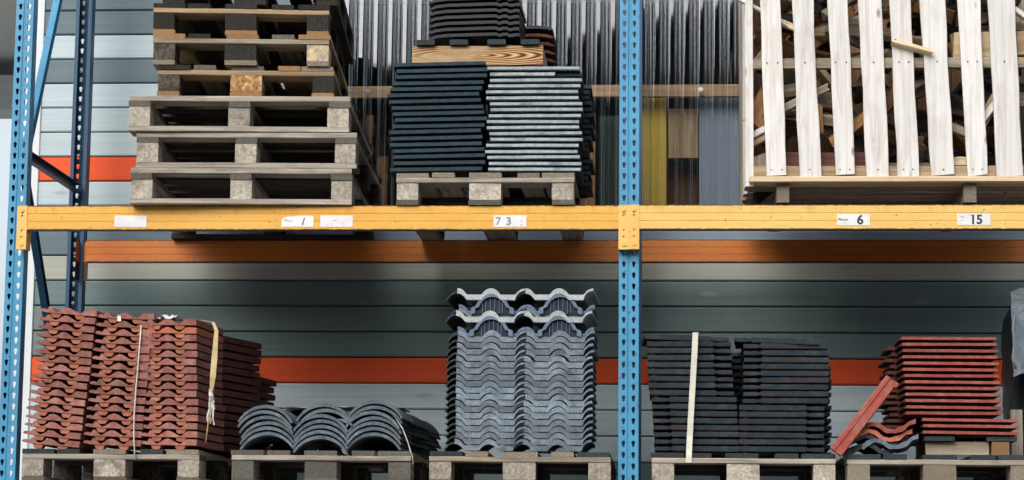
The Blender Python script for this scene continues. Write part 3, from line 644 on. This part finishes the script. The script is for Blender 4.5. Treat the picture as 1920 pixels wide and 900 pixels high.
# ------------------------------------------------------------------ half round ridge tiles
def ridge_mesh(Rr, t, a0, length, mat):
    n = 18; top = []; bot = []
    for k in range(n+1):
        a = R(180-a0-(180-2*a0)*k/n); top.append((Rr*math.cos(a), Rr*math.sin(a))); tt = t*(.50+.50*math.sin(a)**2); bot.append(((Rr-tt)*math.cos(a), (Rr-tt)*math.sin(a)))
    z0 = min(z for _, z in bot); m = MB(); m.band([(x, z-z0) for x, z in top], [(x, z-z0) for x, z in bot], 0, length)
    return m.build(mat)
rm = {m_: ridge_mesh(.139, .0150, 27, .42, m_) for m_ in ('ridge', 'ridged')}
RT = [('left ridge tile stack', 1.187, 2.1505, 6, [0, 0, .004, -.004, -.012, -.010]), ('middle ridge tile stack', 1.427, 2.135, 7, [0, 0, .002, .004, .0, .02, .012]), ('right ridge tile stack', 1.663, 2.1505, 7, [0, .002, .0, .002, -.006, .004, .006])]
for word, x, z, n, offs in RT:
    for k in range(n):
        add('ridge_tile', rm['ridge'], None, (x+offs[k], -.045+rnd.uniform(-.006, .008), z+k*.0238), (R(0), R(rnd.uniform(-1.5, 1.5)), R(rnd.uniform(-1.5, 1.5))),
            label=f'{nth(n-k, n)} half round grey tile of the {word}', cat='ridge tile', group='half round ridge tiles')
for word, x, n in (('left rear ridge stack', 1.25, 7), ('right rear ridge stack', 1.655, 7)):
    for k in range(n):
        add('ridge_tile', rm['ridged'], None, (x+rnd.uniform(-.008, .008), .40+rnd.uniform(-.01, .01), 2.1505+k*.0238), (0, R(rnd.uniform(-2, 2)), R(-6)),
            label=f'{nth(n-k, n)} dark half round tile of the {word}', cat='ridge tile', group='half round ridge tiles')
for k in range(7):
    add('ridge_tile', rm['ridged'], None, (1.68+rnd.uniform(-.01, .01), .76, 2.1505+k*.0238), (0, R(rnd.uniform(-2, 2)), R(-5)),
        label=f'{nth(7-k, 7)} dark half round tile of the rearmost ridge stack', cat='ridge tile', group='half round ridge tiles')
add('plastic_sheet', crumpled(1.22, 1.77, .18, .42, 2.352, .012, 'film', 9, 14, 5), label='white plastic sheet lying across the ridge tiles', cat='plastic sheet')
add('wire', tube([(1.70, .05, 2.335), (1.755, -.02, 2.30), (1.79, -.03, 2.25), (1.815, -.035, 2.19), (1.838, -.04, 2.12), (1.842, -.045, 2.09)], .0025, 'cord'), label='thin pale wire over the right ridge tile stack', cat='wire')

# ------------------------------------------------------------------ wavy concrete tiles
PER, HW, HH = .1510, .040, .0285
def wave(x):
    d = abs(((x+PER/2) % PER)-PER/2)
    return HH*(1-(d/HW)**2)**.72 if d < HW else 0.0
def wave_tile_mesh(mat, th=.012, nose=.0238, length=.42):
    m = MB(); n = 48; xs = [2*PER*i/n for i in range(n+1)]
    top = [(x, wave(x)) for x in xs]
    m.band(top, [(x, z-(nose if x < 2*PER-HW else .0105)) for x, z in top], 0, .028, 0); m.band(top, [(x, z-th) for x, z in top], .028, length, 0)
    xs = [-HW-.008+(HW+.008)*i/28 for i in range(29)]
    lt = [(x, wave(max(x, -HW))-.0115-.0045*abs(math.sin(x*math.pi/.0125))) for x in xs]
    m.band(lt, [(x, z-.008) for x, z in lt], .003, length, 1)
    return m.build([mat, 'concd'])
wt = {m_: wave_tile_mesh(m_) for m_ in ('conc', 'concl')}
gcon = 'wavy concrete tiles on the middle pallet'
NL = 18
for k in range(NL):
    f = k/(NL-1); x0 = 2.026+.004*f+rnd.uniform(-.003, .003); z = 2.1505+.0258+k*.0284
    for c, word in ((0, 'left'), (1, 'right')):
        add('wavy_tile', wt['conc'], None, (x0+c*(2*PER+.002)+rnd.uniform(-.0015, .0015), -.045+rnd.uniform(-.003, .004), z+rnd.uniform(-.0004, .0004)), (0, R(.25), R(-.5)),
            label=f'{nth(NL-k, NL)} wavy grey concrete tile in the {word} half of the middle stack', cat='roof tile', group=gcon)
# vent tiles with grilles alternate with pale edged tiles on top
def arch(w, h, n=20):
    """outline of the hood: arch with stepped shoulders"""
    P = [(-.5, 0), (-.5, .28), (-.44, .36), (-.40, .37), (-.36, .52)]
    for k in range(n+1):
        a = R(152-124*k/n); P.append((.335*math.cos(a)/math.cos(R(28)), .26+.74*math.sin(a)))
    P += [(.36, .52), (.40, .37), (.44, .36), (.5, .28), (.5, 0)]
    return [(x*w, z*h) for x, z in P]
def vent_tile(x, z, label):
    o = add('vent_tile', wt['conc'], None, (x, -.026, z), (0, R(.25), 0), label=label, cat='vent tile', group='vent tiles on the middle stack')
    out = arch(.192, .092); inn = [(px*.80, pz*.80+.004) for px, pz in out]; n = len(out)
    vs = []; fs = []
    for (pl, y) in ((out, -.004), (inn, -.004), (inn, .02), (out, .10)): vs += [(px, y, pz-.010) for px, pz in pl]
    for a in range(3):
        for i in range(n-1): fs.append((a*n+i, a*n+i+1, (a+1)*n+i+1, (a+1)*n+i))
    for i in range(n-1): fs.append((3*n+i, 3*n+i+1, i+1, i))
    fs.append(tuple(3*n+i for i in range(n)))
    h = add('hood', mesh('hood', vs, fs, 'vent'), o, (PER, -.024, 0))
    g = MB(); g.prism(inn, .012, .016); add('grille_panel', g.build('ventd'), h, (0, 0, -.010))
    for bx in (-.044, -.030, -.010, .010, .030, .044):
        zt = max((pz for px, pz in inn if abs(px-bx) < .012), default=.04)-.004
        add('grille_bar', boxm(bx-.0012, bx+.0012, .006, .012, .004, zt, 'vent'), h, (0, 0, -.010))
    # blue grey front strip following the wave
    m = MB(); xs = [2*PER*i/60 for i in range(61)]; top = [(xx, (wave(xx) if abs(xx-PER) > .05 else 0)+.008) for xx in xs]
    m.band(top, [(xx, zz_-.013) for xx, zz_ in top], -.003, .05); add('front_strip', m.build('vent'), o)
    return o
zt = 2.1505+.0258+NL*.0284
for lv in range(2):
    zb = 2.668+lv*.1
    for c, word in ((0, 'left'), (1, 'right')):
        xx = 2.030+lv*.004+c*(2*PER+.002)
        vent_tile(xx, zb, f'{("lower", "upper")[lv]} {word} blue grey vent tile with arched grille on the middle stack')
        add('wavy_tile', wt['concl'], None, (xx-.006, -.052, zb+.078), (R(-1.2), R(.4), R(-1.0 if c == 0 else -2)), label=f'pale edged wavy tile over the {("lower", "upper")[lv]} {word} vent tile', cat='roof tile', group=gcon)

# ------------------------------------------------------------------ flat tiles
def flat_mesh(w, th, mats, d=.34, rib=.012, ch=.004, seed=0, broken=0):
    """flat interlocking tile: slab with worn front edge and two ribs underneath; mats = (body, front edge)"""
    r = random.Random(seed); n = 14; m = MB()
    xs = [w*i/n for i in range(n+1)]; xe = w*(1-broken)
    top = [(x, th-ch*.4+r.uniform(-.0006, .0006)) for x in xs]; bot = [(x, r.uniform(-.0003, .0003)) for x in xs]
    if broken: m.band([(min(x, xe+.03*(1-z/th)), z) for x, z in top], [(min(x, xe), z) for x, z in bot], 0, .03, 1)
    else: m.band(top, bot, 0, .03, 1)
    m.band([(x, th) for x in xs], [(x, .002) for x in xs], .03, d, 0)
    m.box(.03, w-.03, .04, .06, -rib+.0005, .002, 0); m.box(.03, w-.03, d-.05, d-.03, -rib+.0005, .002, 0)
    m.box(-.006, 0, .05, d-.02, .003, th-.004, 0)
    return m.build(list(mats))
def flat_stack(n, x, z0, pitch, y, meshes, word, group, kind='flat tile', tilt=0, yaw=0, scat=.006, lean=0, offs=None, name='flat_tile'):
    for k in range(n):
        dx = rnd.uniform(-scat, scat)+lean*k/n+(offs(k) if offs else 0)
        add(name, meshes[(k*7+3) % len(meshes)] if not isinstance(meshes, dict) else meshes[n-k if n-k in meshes else 0], None, (x+dx, y+rnd.uniform(-.006, .006), z0+k*pitch), (0, R(tilt+rnd.uniform(-.25, .25)), R(yaw+rnd.uniform(-.8, .8))),
            label=f'{nth(n-k, n)} {word}', cat='roof tile', group=group)
gup = 'flat tiles on the upper shelf pallet'
tealm = [flat_mesh(.415, .0172, ('black', 'teal'), rib=.0105, seed=s, ch=.004) for s in (1, 2, 3)]  # black bodies put the shade of the gaps between tiles into the colour
edgem = {0: flat_mesh(.415, .0145, ('teal', 'edge'), rib=.0125, seed=4), 2: flat_mesh(.415, .0145, ('teal', 'edge'), rib=.0125, seed=5, broken=.3)}
rough = [flat_mesh(.415, .0185, ('black', 'black'), rib=.008, seed=s) for s in (6, 7)]
Z0 = 3.2495+.144
flat_stack(18, 1.722, Z0+.0110, .0283, -.045, tealm, 'dark teal flat tile in the upper left tile column', gup, tilt=-1.0, offs=lambda k: .012*math.sin(k*.9)-(.012 if 8 < k < 13 else 0))
flat_stack(18, 2.155, Z0+.0130, .02725, -.045, edgem, 'dark flat tile with silver front edge in the upper right column', gup, offs=lambda k: .010*math.sin(k*1.3+1))
flat_stack(18, 2.185, Z0+.0090, .02725, .335, rough, 'black flat tile behind the silver edged column', gup, scat=.014, lean=.01)
# short pallet on top of them and the tiles it carries
tp = add('short_pallet', None, None, (2.085, .18, 3.905), label='short wooden pallet with bold grained front board on the upper tiles', cat='pallet')
add('front_board', plank(.605, .092, .024, 'w_rings', n=4, jit=.001, seed=3), tp, (0, .012, .083), AX['xf'])
add('rear_board', plank(.605, .092, .024, 'w_grey', n=4, jit=.001, seed=4), tp, (0, .60, .083), AX['xf'])
for xx in (-.29, .29): add('side_board', plank(.56, .09, .024, 'w_grey', n=2, jit=.001, seed=5), tp, (xx, .306, .083), Matrix(((0, 0, 1), (1, 0, 0), (0, 1, 0))))
for xx in (-.24, -.085, .09, .245): add('deck_board', plk(.64, .085, .024, 'w_deck', n=3, jit=.002), tp, (xx, .30, .142), AX['y'])
for xx in (-.25, .25):
    for yy in (.06, .42): add('block', plk(.08, .08, .036 if xx < 0 else .0565, 'w_dark', n=1), tp, (xx, yy, .0185 if xx < 0 else .0085), AX['x'])
def bent_tile_mesh(mat):
    """glossy black tile whose left edge curls down; stepped interlock at the right"""
    top = interp([(0, .002), (.035, .0165), (.09, .0215), (.30, .023), (.318, .023), (.322, .017), (.335, .017), (.34, .021), (.365, .021), (.368, .014), (.39, .014), (.395, .018), (.42, .017)], 60)
    m = MB(); m.band([(x, z) for x, z in top], [(x, max(-.004, z-.0145)) for x, z in top], 0, .34); return m.build(mat)
MT['gloss'] = speckle('glossy_black_engobe', '#0a1118', '#101a22', '#1a262f', 38, vary=.1, rough=.42, bump=.15, spec=.3)
bent = bent_tile_mesh('gloss'); bentr = bent_tile_mesh('clayd')
for k in range(7):
    add('curled_tile', bent, None, (1.858+rnd.uniform(-.004, .004)-.0015*k*0, .17, 4.066+k*.0286), (0, R(-.6), R(-1.5)), label=f'{nth(7-k, 7)} black curled edge tile on the short upper pallet', cat='roof tile', group='black tiles on the short pallet')
for k in range(5):
    add('curled_tile', bent if k == 4 else bentr, None, (2.425-k*.004, .97, 4.062+k*.040), (0, R(2), R(180)), label=f'{nth(5-k, 5)} dark red curled tile behind the black ones on the short pallet', cat='roof tile', group='tiles behind the curled black ones')

# black tiles with strap, right bay
def black_mesh(mirror=False, seed=0):
    r = random.Random(seed); w = .372; m = MB(); n = 16
    xs = [.79*w*i/n for i in range(n+1)]
    m.band([(x, .0235+r.uniform(-.0008, .0008)) for x in xs], [(x, .003+r.uniform(-.0005, .0005)) for x in xs], 0, .36, 0)
    m.box(.004, .785*w, .002, .02, .0008, .0031, 1)
    m.prism([(.79*w, .020), (.83*w, .016), (.83*w, .004), (.79*w, .006)], .006, .34, 0)
    xs = [.83*w+.17*w*i/6 for i in range(7)]
    m.band([(x, .0195+r.uniform(-.0008, .0008)) for x in xs], [(x, .004) for x in xs], .004, .35, 0); m.box(.835*w, .995*w, .006, .02, .0018, .0041, 1)
    me = m.build(['black', 'blackrim'])
    if mirror:
        me.transform(Matrix.Scale(-1, 4, (1, 0, 0)) @ Matrix.Translation((-w, 0, 0))); me.flip_normals()
    return me
bm1 = [black_mesh(False, s) for s in (1, 2)]; bm2 = [black_mesh(True, s) for s in (3, 4)]
m = MB(); m.box(-.008, .008, 0, .03, -.0085, .003); nibm = m.build('blackrim')
gblk = 'black tiles with the white strap'
def black_stack(n, x, xt, z0, pitch, word, mir, tilt=0):
    for k in range(n):
        mr = mir(k)
        o = add('flat_tile', (bm2 if mr else bm1)[k % 2], None, (x+(xt-x)*k/n+rnd.uniform(-.003, .003)+(.012 if mr else 0), -.01+rnd.uniform(-.004, .004), z0+k*pitch), (0, R(tilt+rnd.uniform(-.25, .25)), R(rnd.uniform(-.6, .6))),
                label=f'{nth(n-k, n)} black tile in the {word} strapped column', cat='roof tile', group=gblk)
        if not mr: add('nib', nibm, o, (.028, .012, 0))
black_stack(16, 2.893, 2.868, 2.158, .0308, 'left', lambda k: k < 8)
black_stack(16, 3.276, 3.288, 2.158, .0303, 'right', lambda k: k >= 7)
roughb = [flat_mesh(.38, .0185, ('black', 'black'), rib=.010, seed=s) for s in (31, 32)]
flat_stack(16, 2.93, 2.162, .0302, .37, roughb, 'black tile behind the left strapped column', 'black tiles behind the strapped ones', scat=.005)
flat_stack(16, 3.325, 2.162, .0302, .37, roughb, 'black tile behind the right strapped column', 'black tiles behind the strapped ones', scat=.005)
o = add('flat_tile', bm1[0], None, (2.862, -.02, 2.652), (0, R(1.6), R(3)), label='worn reddish black tile lying loose on the left strapped column', cat='roof tile', group=gblk)
o = add('flat_tile', bm2[0], None, (3.255, -.005, 2.643), (0, R(2.4), R(-3)), label='tilted blue black tile lying loose on the right strapped column', cat='roof tile', group=gblk)
add('strap', ribbon([(3.095, .30, 2.684), (3.088, .0, 2.684), (3.085, -.034, 2.678), (3.082, -.040, 2.60), (3.070, -.043, 2.40), (3.060, -.046, 2.22), (3.056, -.064, 2.135), (3.055, -.066, 2.105)], .0255, .0012, 'strap'), label='white packing strap round the left black tile column', cat='strap')

# bright red flat tiles, right
gr2 = 'bright red flat tiles at the right'
redm = [flat_mesh(.412, .0140, ('clayd', 'red2'), rib=.0125, seed=s) for s in (11, 12, 13)]  # dark bodies paint in the gap shade; only the front edges are red
darkm = [flat_mesh(.40, .0165, ('clayd', 'clayd'), rib=.009, seed=s) for s in (14, 15)]
base = add('small_crate_base', None, None, (4.25, -.0, 2.1485), label='low wooden support under the bright red tiles', cat='support')
add('front_board', plank(.275, .06, .024, 'w_deckpale', n=2, jit=.001, seed=21), base, (-.02, .05, .031), AX['xf'])
add('block', plank(.09, .075, .06, 'w_tan', n=1, seed=22), base, (.165, .06, .031), AX['y'])
add('block', plank(.09, .075, .06, 'w_tan', n=1, seed=23), base, (-.13, .30, .031), AX['y'])
add('block', plank(.09, .075, .06, 'w_tan', n=1, seed=24), base, (.165, .30, .031), AX['y'])
for xx in (-.10, .17): add('deck_board', plank(.36, .13, .02, 'w_deck', n=2, jit=.002, seed=25), base, (xx, .19, .0722), AX['y'])
flat_stack(3, 4.078, 2.2425, .0275, -.01, redm, 'bright red tile of the three shifted right at the bottom', gr2, tilt=.5, scat=.003)
flat_stack(13, 4.006, 2.3255, .0275, -.005, redm, 'bright red flat tile in the right tile column', gr2, tilt=.15, scat=.004, lean=-.015)
flat_stack(16, 3.955, 2.2325, .0275, .36, darkm, 'dark brown tile behind the bright red column', 'dark tiles behind the bright red ones', scat=.014, lean=.02)
# loose curvy tiles and the leaning red piece
def curvy_mesh(mat, w=.245, th=.021):
    top = interp([(0, .002), (.10, .020), (.22, .026), (.33, .022), (.52, -.006), (.60, -.009), (.75, .004), (.92, .026), (1, .034)], 36)
    m = MB(); m.band([(u*w, z) for u, z in top], [(u*w, z-th-.004*math.sin(u*19)) for u, z in top], 0, .34); return m.build(mat)
cm = {k: curvy_mesh(k) for k in ('clay', 'clayo', 'concd', 'conc', 'red2')}
for (mat, x, z, t, yw, lab) in (('concd', 3.775, 2.172, -2, 4, 'lowest dark curved tile of the small loose pile'), ('conc', 3.812, 2.188, -4, -6, 'pale grey broken curved tile low in the loose pile'),
                               ('concd', 3.770, 2.212, 0, 5, 'dark curved tile in the middle of the loose pile'), ('clayo', 3.785, 2.236, 2, 2, 'orange curved tile second from top of the loose pile'),
                               ('red2', 3.800, 2.262, -2, -4, 'red chipped curved tile topmost on the loose pile')):
    add('curved_tile', cm[mat], None, (x, -.02, z), (0, R(t), R(yw)), label=lab, cat='roof tile', group='loose curved tiles')
m = MB(); m.prism([(-.030, 0), (-.030, .012), (-.023, .020), (-.010, .020), (-.004, .015), (.008, .015), (.014, .023), (.027, .023), (.031, .014), (.031, 0)], 0, .425)
m.box(.010, .037, .402, .426, -.016, .0235)
Lr = Vector((3.945-3.690, .10, 2.478-2.150)).normalized(); nr = Vector((0, -1, 0)); nr = (nr-Lr*nr.dot(Lr)).normalized(); xr = Lr.cross(nr)
rotm = Matrix((xr, Lr, nr)).transposed()
add('edge_tile', m.build('red2'), None, (3.690, -.085, 2.150), rotm, label='long red edge tile leaning between two pallets', cat='roof tile')

# wrapped bundle and timber at the right border
def bundle():
    r = random.Random(4); vs = []; fs = []; nz, na = 16, 20
    for i in range(nz+1):
        z = .76*i/nz; s = 1-.28*max(0, (i-12)/4)**2
        for k in range(na):
            a = 2*math.pi*k/na; ca, sa = math.cos(a), math.sin(a); q = (abs(ca)**6+abs(sa)**6)**(-1/6)
            vs.append((.20*ca*q*s+r.uniform(-.006, .006), .26*sa*q*s+r.uniform(-.006, .006), z+r.uniform(-.006, .006)))
    for i in range(nz):
        for k in range(na): fs.append((i*na+k, i*na+(k+1) % na, (i+1)*na+(k+1) % na, (i+1)*na+k))
    fs += [tuple(range(na-1, -1, -1)), tuple(nz*na+k for k in range(na))]
    return mesh('bundle', vs, fs, 'wrapd', True)
bd = add('wrapped_bundle', bundle(), None, (4.730, .50, 2.1485), (0, 0, R(4)), label='dark bundle in torn plastic wrap at the right edge', cat='bundle')
add('plastic_cover', crumpled(-.215, .22, -.31, .0, .0, .02, 'wrap', 11, 8, 6), bd, (0, .0, .70), (R(-62), 0, 0)) if False else None
vs = []; fs = []; r = random.Random(12)
for i in range(11):
    for j in range(13):
        vs.append((-.247+.32*i/10+r.uniform(-.004, .004), -.278-.014*math.sin(i*1.1+j*.4)-r.uniform(0, .012), .36+.385*j/12+.02*math.sin(i*.9)))
for i in range(10):
    for j in range(12): a = i*13+j; fs.append((a, a+1, a+14, a+13))
add('torn_cover', mesh('cover', vs, fs, 'wrap', True), bd)
add('strap_loop', tube([(-.236, -.285, .64), (-.246, -.29, .58), (-.242, -.292, .50), (-.25, -.292, .44), (-.236, -.29, .40)], .006, 'wrap'), bd)
add('timber_post', plank(.22, .055, .05, 'w_grey', n=2, jit=.001, seed=31), None, (4.525, .30, 2.2595), AX['z'], label='short grey timber standing beside the bright red tiles', cat='timber')

# ------------------------------------------------------------------ slatted crate with wood scraps
cr = add('slatted_crate', None, None, (3.34, -.06, 3.2505), label='whitewashed slatted crate full of wood scraps on the right bay', cat='crate')
CX, CY, CZ = 3.34, -.06, 3.2505
def C(name, me, x, y, z, rot=(0, 0, 0), **k): return add(name, me, cr, (x-CX, y-CY, z-CZ), rot, **k)
CR = 4.64; CD = .92
SL = [(3.374, 3.462, 3.399, 3.488), (3.517, 3.611, 3.545, 3.640), (3.676, 3.763, 3.703, 3.791), (3.812, 3.912, 3.840, 3.937), (3.948, 4.041, 3.976, 4.070), (4.083, 4.193, 4.123, 4.222), (4.247, 4.348, 4.280, 4.368), (4.384, 4.499, 4.409, 4.520), (4.545, 4.63, 4.57, 4.655)]
for k, (a, b, c, d) in enumerate(SL):                     # (top left, top right at z 4.17; bottom left, bottom right at z 3.372)
    r = random.Random(k); zt_, zb_ = 4.42, 3.372+r.uniform(-.004, .004); s = (c-a)/.8; e = (d-b)/.8
    n = 8; vs = []; fs = []
    for i in range(n+1):
        z = zb_+(zt_-zb_)*i/n; xl = c-(z-3.372)*s+r.uniform(-.003, .003); xr_ = d-(z-3.372)*e+r.uniform(-.003, .003); yo = r.uniform(-.002, .002); cc = .0025
        zz_l = z+(r.uniform(-.006, .002) if i == 0 else 0); zz_r = z+(r.uniform(-.002, .008) if i == 0 else 0)
        for (xx, yy) in ((xl, cc), (xl+cc, 0), (xr_-cc, 0), (xr_, cc), (xr_, .019), (xl, .019)):
            t = (xx-xl)/(xr_-xl); vs.append((zz_l+(zz_r-zz_l)*t-3.8, xx-(c+d)/2, yy+yo))
    for i in range(n):
        for q in range(6): fs.append((i*6+q, i*6+(q+1) % 6, (i+1)*6+(q+1) % 6, (i+1)*6+q))
    fs += [tuple(range(6)), tuple(n*6+q for q in range(5, -1, -1))]
    s_ = C('slat', mesh('slat', vs, fs, 'w_white'), (c+d)/2, -.085, 3.8, AX['z'])
    for (zz_) in (3.40, 3.885):
        for dx in ((-.022, .022) if k % 2 == 0 else (.0,)):
            m = MB(); m.prism([(.0032*math.cos(2*math.pi*a_/8), .004*math.sin(2*math.pi*a_/8)) for a_ in range(8)], -.0015, .002)
            add('nail', m.build('ink'), s_, (zz_-3.8, dx-(zz_-3.372)*(s+e)/2+r.uniform(-.004, .004), 0), AX['z'].inverted())
CL = CR-3.335
C('mid_rail', plank(CL, .046, .035, 'w_deckpale', n=6, jit=.0015, seed=41), (CR+3.335)/2, -.047, 3.886, AX['xf'])
C('bottom_rail', plank(CL, .046, .035, 'w_tan', n=6, jit=.0015, seed=42), (CR+3.335)/2, -.047, 3.398, AX['xf'])
C('top_rail', plank(CL, .046, .035, 'w_rail', n=6, jit=.0015, seed=43), (CR+3.335)/2, -.047, 4.39, AX['xf'])
for yy, mt in ((-.035, 'w_pale'), (.115, 'w_deckpale'), (.27, 'w_deckpale'), (.42, 'w_deckpale'), (.57, 'w_deckpale'), (.72, 'w_deckpale')):
    C('floor_board', plank(CL+.02, .125, .024, mt, n=6, jit=.002, seed=int(yy*100)+50), (CR+3.33)/2, yy, 3.357, AX['x'])
for xx in (3.472, 4.292):
    C('runner', plank(.86, .055, .085, 'w_deckpale', n=2, jit=.001, seed=60), xx, .37, 3.3005, AX['y'])
C('skid_board', plank(CL, .10, .022, 'w_tan', n=5, jit=.002, seed=61), (CR+3.33)/2, .60, 3.2625, AX['x']) if False else None
C('cross_board', plank(CL-.02, .05, .022, 'w_tan', n=5, jit=.002, seed=62), (CR+3.34)/2, .33, 3.31, AX['xf']) if False else None
C('rear_board', plank(CL-.02, .045, .022, 'w_orange', n=5, jit=.002, seed=62), (CR+3.34)/2, .42, 3.303, AX['xf'])
# left side of the crate: corner post and side slats
C('corner_post', plank(1.1, .035, .035, 'w_white', n=3, jit=.001, seed=63), 3.326, -.047, 3.88, AX['z'])
for k, yy in enumerate((.07, .24, .42, .60, .76)):
    C('side_slat', plank(1.1, .10, .018, 'w_white' if k < 2 else 'w_deckpale', n=4, jit=.002, seed=64+k), 3.316, yy, 3.89, Matrix(((0, 0, 1), (0, 1, 0), (-1, 0, 0))) @ Matrix.Rotation(math.pi, 3, 'Y'))
for z in (3.40, 3.886, 4.39): C('side_rail', plank(.84, .04, .03, 'w_rail', n=2, jit=.001, seed=70), 3.341, .39, z, Matrix(((0, 0, 1), (1, 0, 0), (0, 1, 0))))
for k in range(8): C('back_slat', plank(1.1, .162, .018, 'w_brown', n=3, jit=.002, seed=80+k), 3.42+k*.165, .80, 3.89, AX['z'])
for k in range(6): C('right_slat', plank(1.1, .10, .018, 'w_deckpale', n=3, jit=.002, seed=90+k), CR+.005, .07+k*.14, 3.89, Matrix(((0, 0, 1), (0, 1, 0), (-1, 0, 0))))

seen = {}
def scrap(x, y, z, L, w, t, rx, ry, rz, mat, label):
    if label in seen: label = label.replace('upper ', 'upper higher ' if z > seen[label] else 'upper lesser ').replace('lower ', 'lower raised ' if z > seen[label] else 'lower sunken ')
    seen[label] = z
    add('wood_scrap', plank(L, w, t, mat, n=2, jit=.003, ch=.003, seed=int((x*13+z*7+y)*1000), endj=.012), None, (x, y, z), Euler((R(rx), R(ry), R(rz))), label=label, cat='wood scrap', group='wood scraps in the slatted crate')
gaps = ['left of the first slat', 'between the first and second slats', 'between the second and third slats', 'between the third and fourth slats', 'between the fourth and fifth slats', 'between the fifth and sixth slats', 'between the sixth and seventh slats', 'between the seventh and eighth slats', 'right of the eighth slat']
GX = [3.36, 3.49, 3.645, 3.79, 3.93, 4.065, 4.225, 4.37, 4.525]
def gap_of(x, z):
    sh = (4.17-z)/.8*.027; return min(range(9), key=lambda i: abs(GX[i]+sh-x))
names = {'w_pale': 'pale', 'w_orange': 'orange brown', 'w_brown': 'dark brown', 'w_tan': 'tan', 'w_dark': 'very dark', 'w_deckpale': 'grey beige', 'w_redbrown': 'red brown', 'w_white': 'white'}
# pieces that stand out in the picture
K = [(4.335, .02, 3.978, .20, .125, .05, 90, 0, 0, 'w_pale', 'wide pale block resting on the mid rail near the seventh slat'),
     (4.62, .02, 3.985, .20, .11, .06, 90, 0, 2, 'w_tan', 'tan block resting on the mid rail at the right border'),
     (4.045, -.100, 3.947, .175, .020, .040, 72, 15, 0, 'w_pale', 'splintered white piece poking out across the fifth slat'),
     (3.68, .06, 3.465, .42, .075, .025, 90, 0, 0, 'w_redbrown', 'red brown board low behind the second and third slats'),
     (4.05, .03, 3.437, .36, .02, .03, 90, 0, 0, 'w_deckpale', 'grey lath lying low behind the fifth slat'),
     (4.258, .02, 3.452, .07, .04, .05, 90, 0, 0, 'w_pale', 'short pale block low between the sixth and seventh slats'),
     (3.385, .05, 3.70, .17, .10, .07, 90, -62, 10, 'w_orange', 'split orange log left of the first slat'),
     (3.40, .0, 3.60, .16, .03, .03, 80, -28, 0, 'w_white', 'white lath end left of the first slat'),
     (3.40, .01, 3.565, .16, .03, .03, 80, -26, 0, 'w_tan', 'tan lath under the white lath left of first slat'),
     (3.64, .01, 3.645, .13, .028, .03, 90, 88, 0, 'w_orange', 'upright orange lath between the second and third slats'),
     (3.80, .02, 3.62, .26, .05, .03, 85, -38, 0, 'w_orange', 'slanting orange batten between the third and fourth slats'),
     (3.54, .0, 3.72, .30, .035, .03, 85, -26, 0, 'w_deckpale', 'long pale lath slanting behind the second slat'),
     (3.385, -.02, 4.135, .24, .016, .02, 70, 30, 0, 'w_white', 'thin white splinter at the upper left of the crate'),
     (3.50, -.01, 4.075, .22, .03, .02, 80, 24, 0, 'w_pale', 'pale splinter between the first and second slats'),
     (3.375, .04, 3.44, .10, .06, .05, 90, 90, 0, 'w_deckpale', 'grey block in the lower left corner of the crate'),
     (4.40, -.01, 3.70, .24, .05, .03, 85, -60, 0, 'w_tan', 'tan batten leaning between seventh and eighth slats'),
     (4.375, -.03, 3.655, .13, .03, .03, 85, -55, 0, 'w_white', 'white lath end leaning between seventh and eighth slats'),
     (4.24, .02, 3.60, .22, .04, .03, 85, 22, 0, 'w_deckpale', 'grey lath slanting between the sixth and seventh slats'),
     (3.93, .01, 3.70, .18, .06, .05, 85, -48, 0, 'w_brown', 'brown batten slanting between the fourth and fifth slats'),
     (4.50, -.05, 4.13, .26, .025, .03, 80, 36, 0, 'w_white', 'white splinter slanting over the eighth slat')]
for a in K: scrap(*a)
r = random.Random(21)
cnt = {}
for k in range(170):
    upper = k < 105
    x = r.uniform(3.42, 4.56); y = r.uniform(.05, .42); z = r.uniform(3.93, 4.36) if upper else r.uniform(3.42, 3.88)
    L = r.uniform(.10, .34); w = r.uniform(.03, .10); t = r.uniform(.018, .05)
    mat = r.choices(['w_pale', 'w_orange', 'w_brown', 'w_tan', 'w_dark', 'w_deckpale'], [1.5, 1.6, 4, 3, 3, 3] if upper else [.2, .8, 3, .6, 7, .8])[0]  # lower half picks mostly the darkest wood
    m_ = L/2*.8
    x = min(max(x, 3.37+m_*.8), 4.6-m_*.8)
    ry = r.gauss(0, 26); rz = r.gauss(0, 30); 
    if y < .05+m_*abs(math.sin(R(rz))): y = .05+m_*abs(math.sin(R(rz)))
    half = 'upper' if upper else 'lower'
    size = 'long' if L > .26 else 'short' if L < .17 else 'medium'; lie = 'level' if abs(ry) < 9 else 'falling' if ry > 0 else 'rising'
    deep = 'near' if y < .22 else 'deep'
    scrap(x, y, z, L, w, t, r.uniform(0, 180), ry, rz, mat, f'{half} {deep} {size} {lie} {names[mat]} wood scrap {gaps[gap_of(x, z)]}')
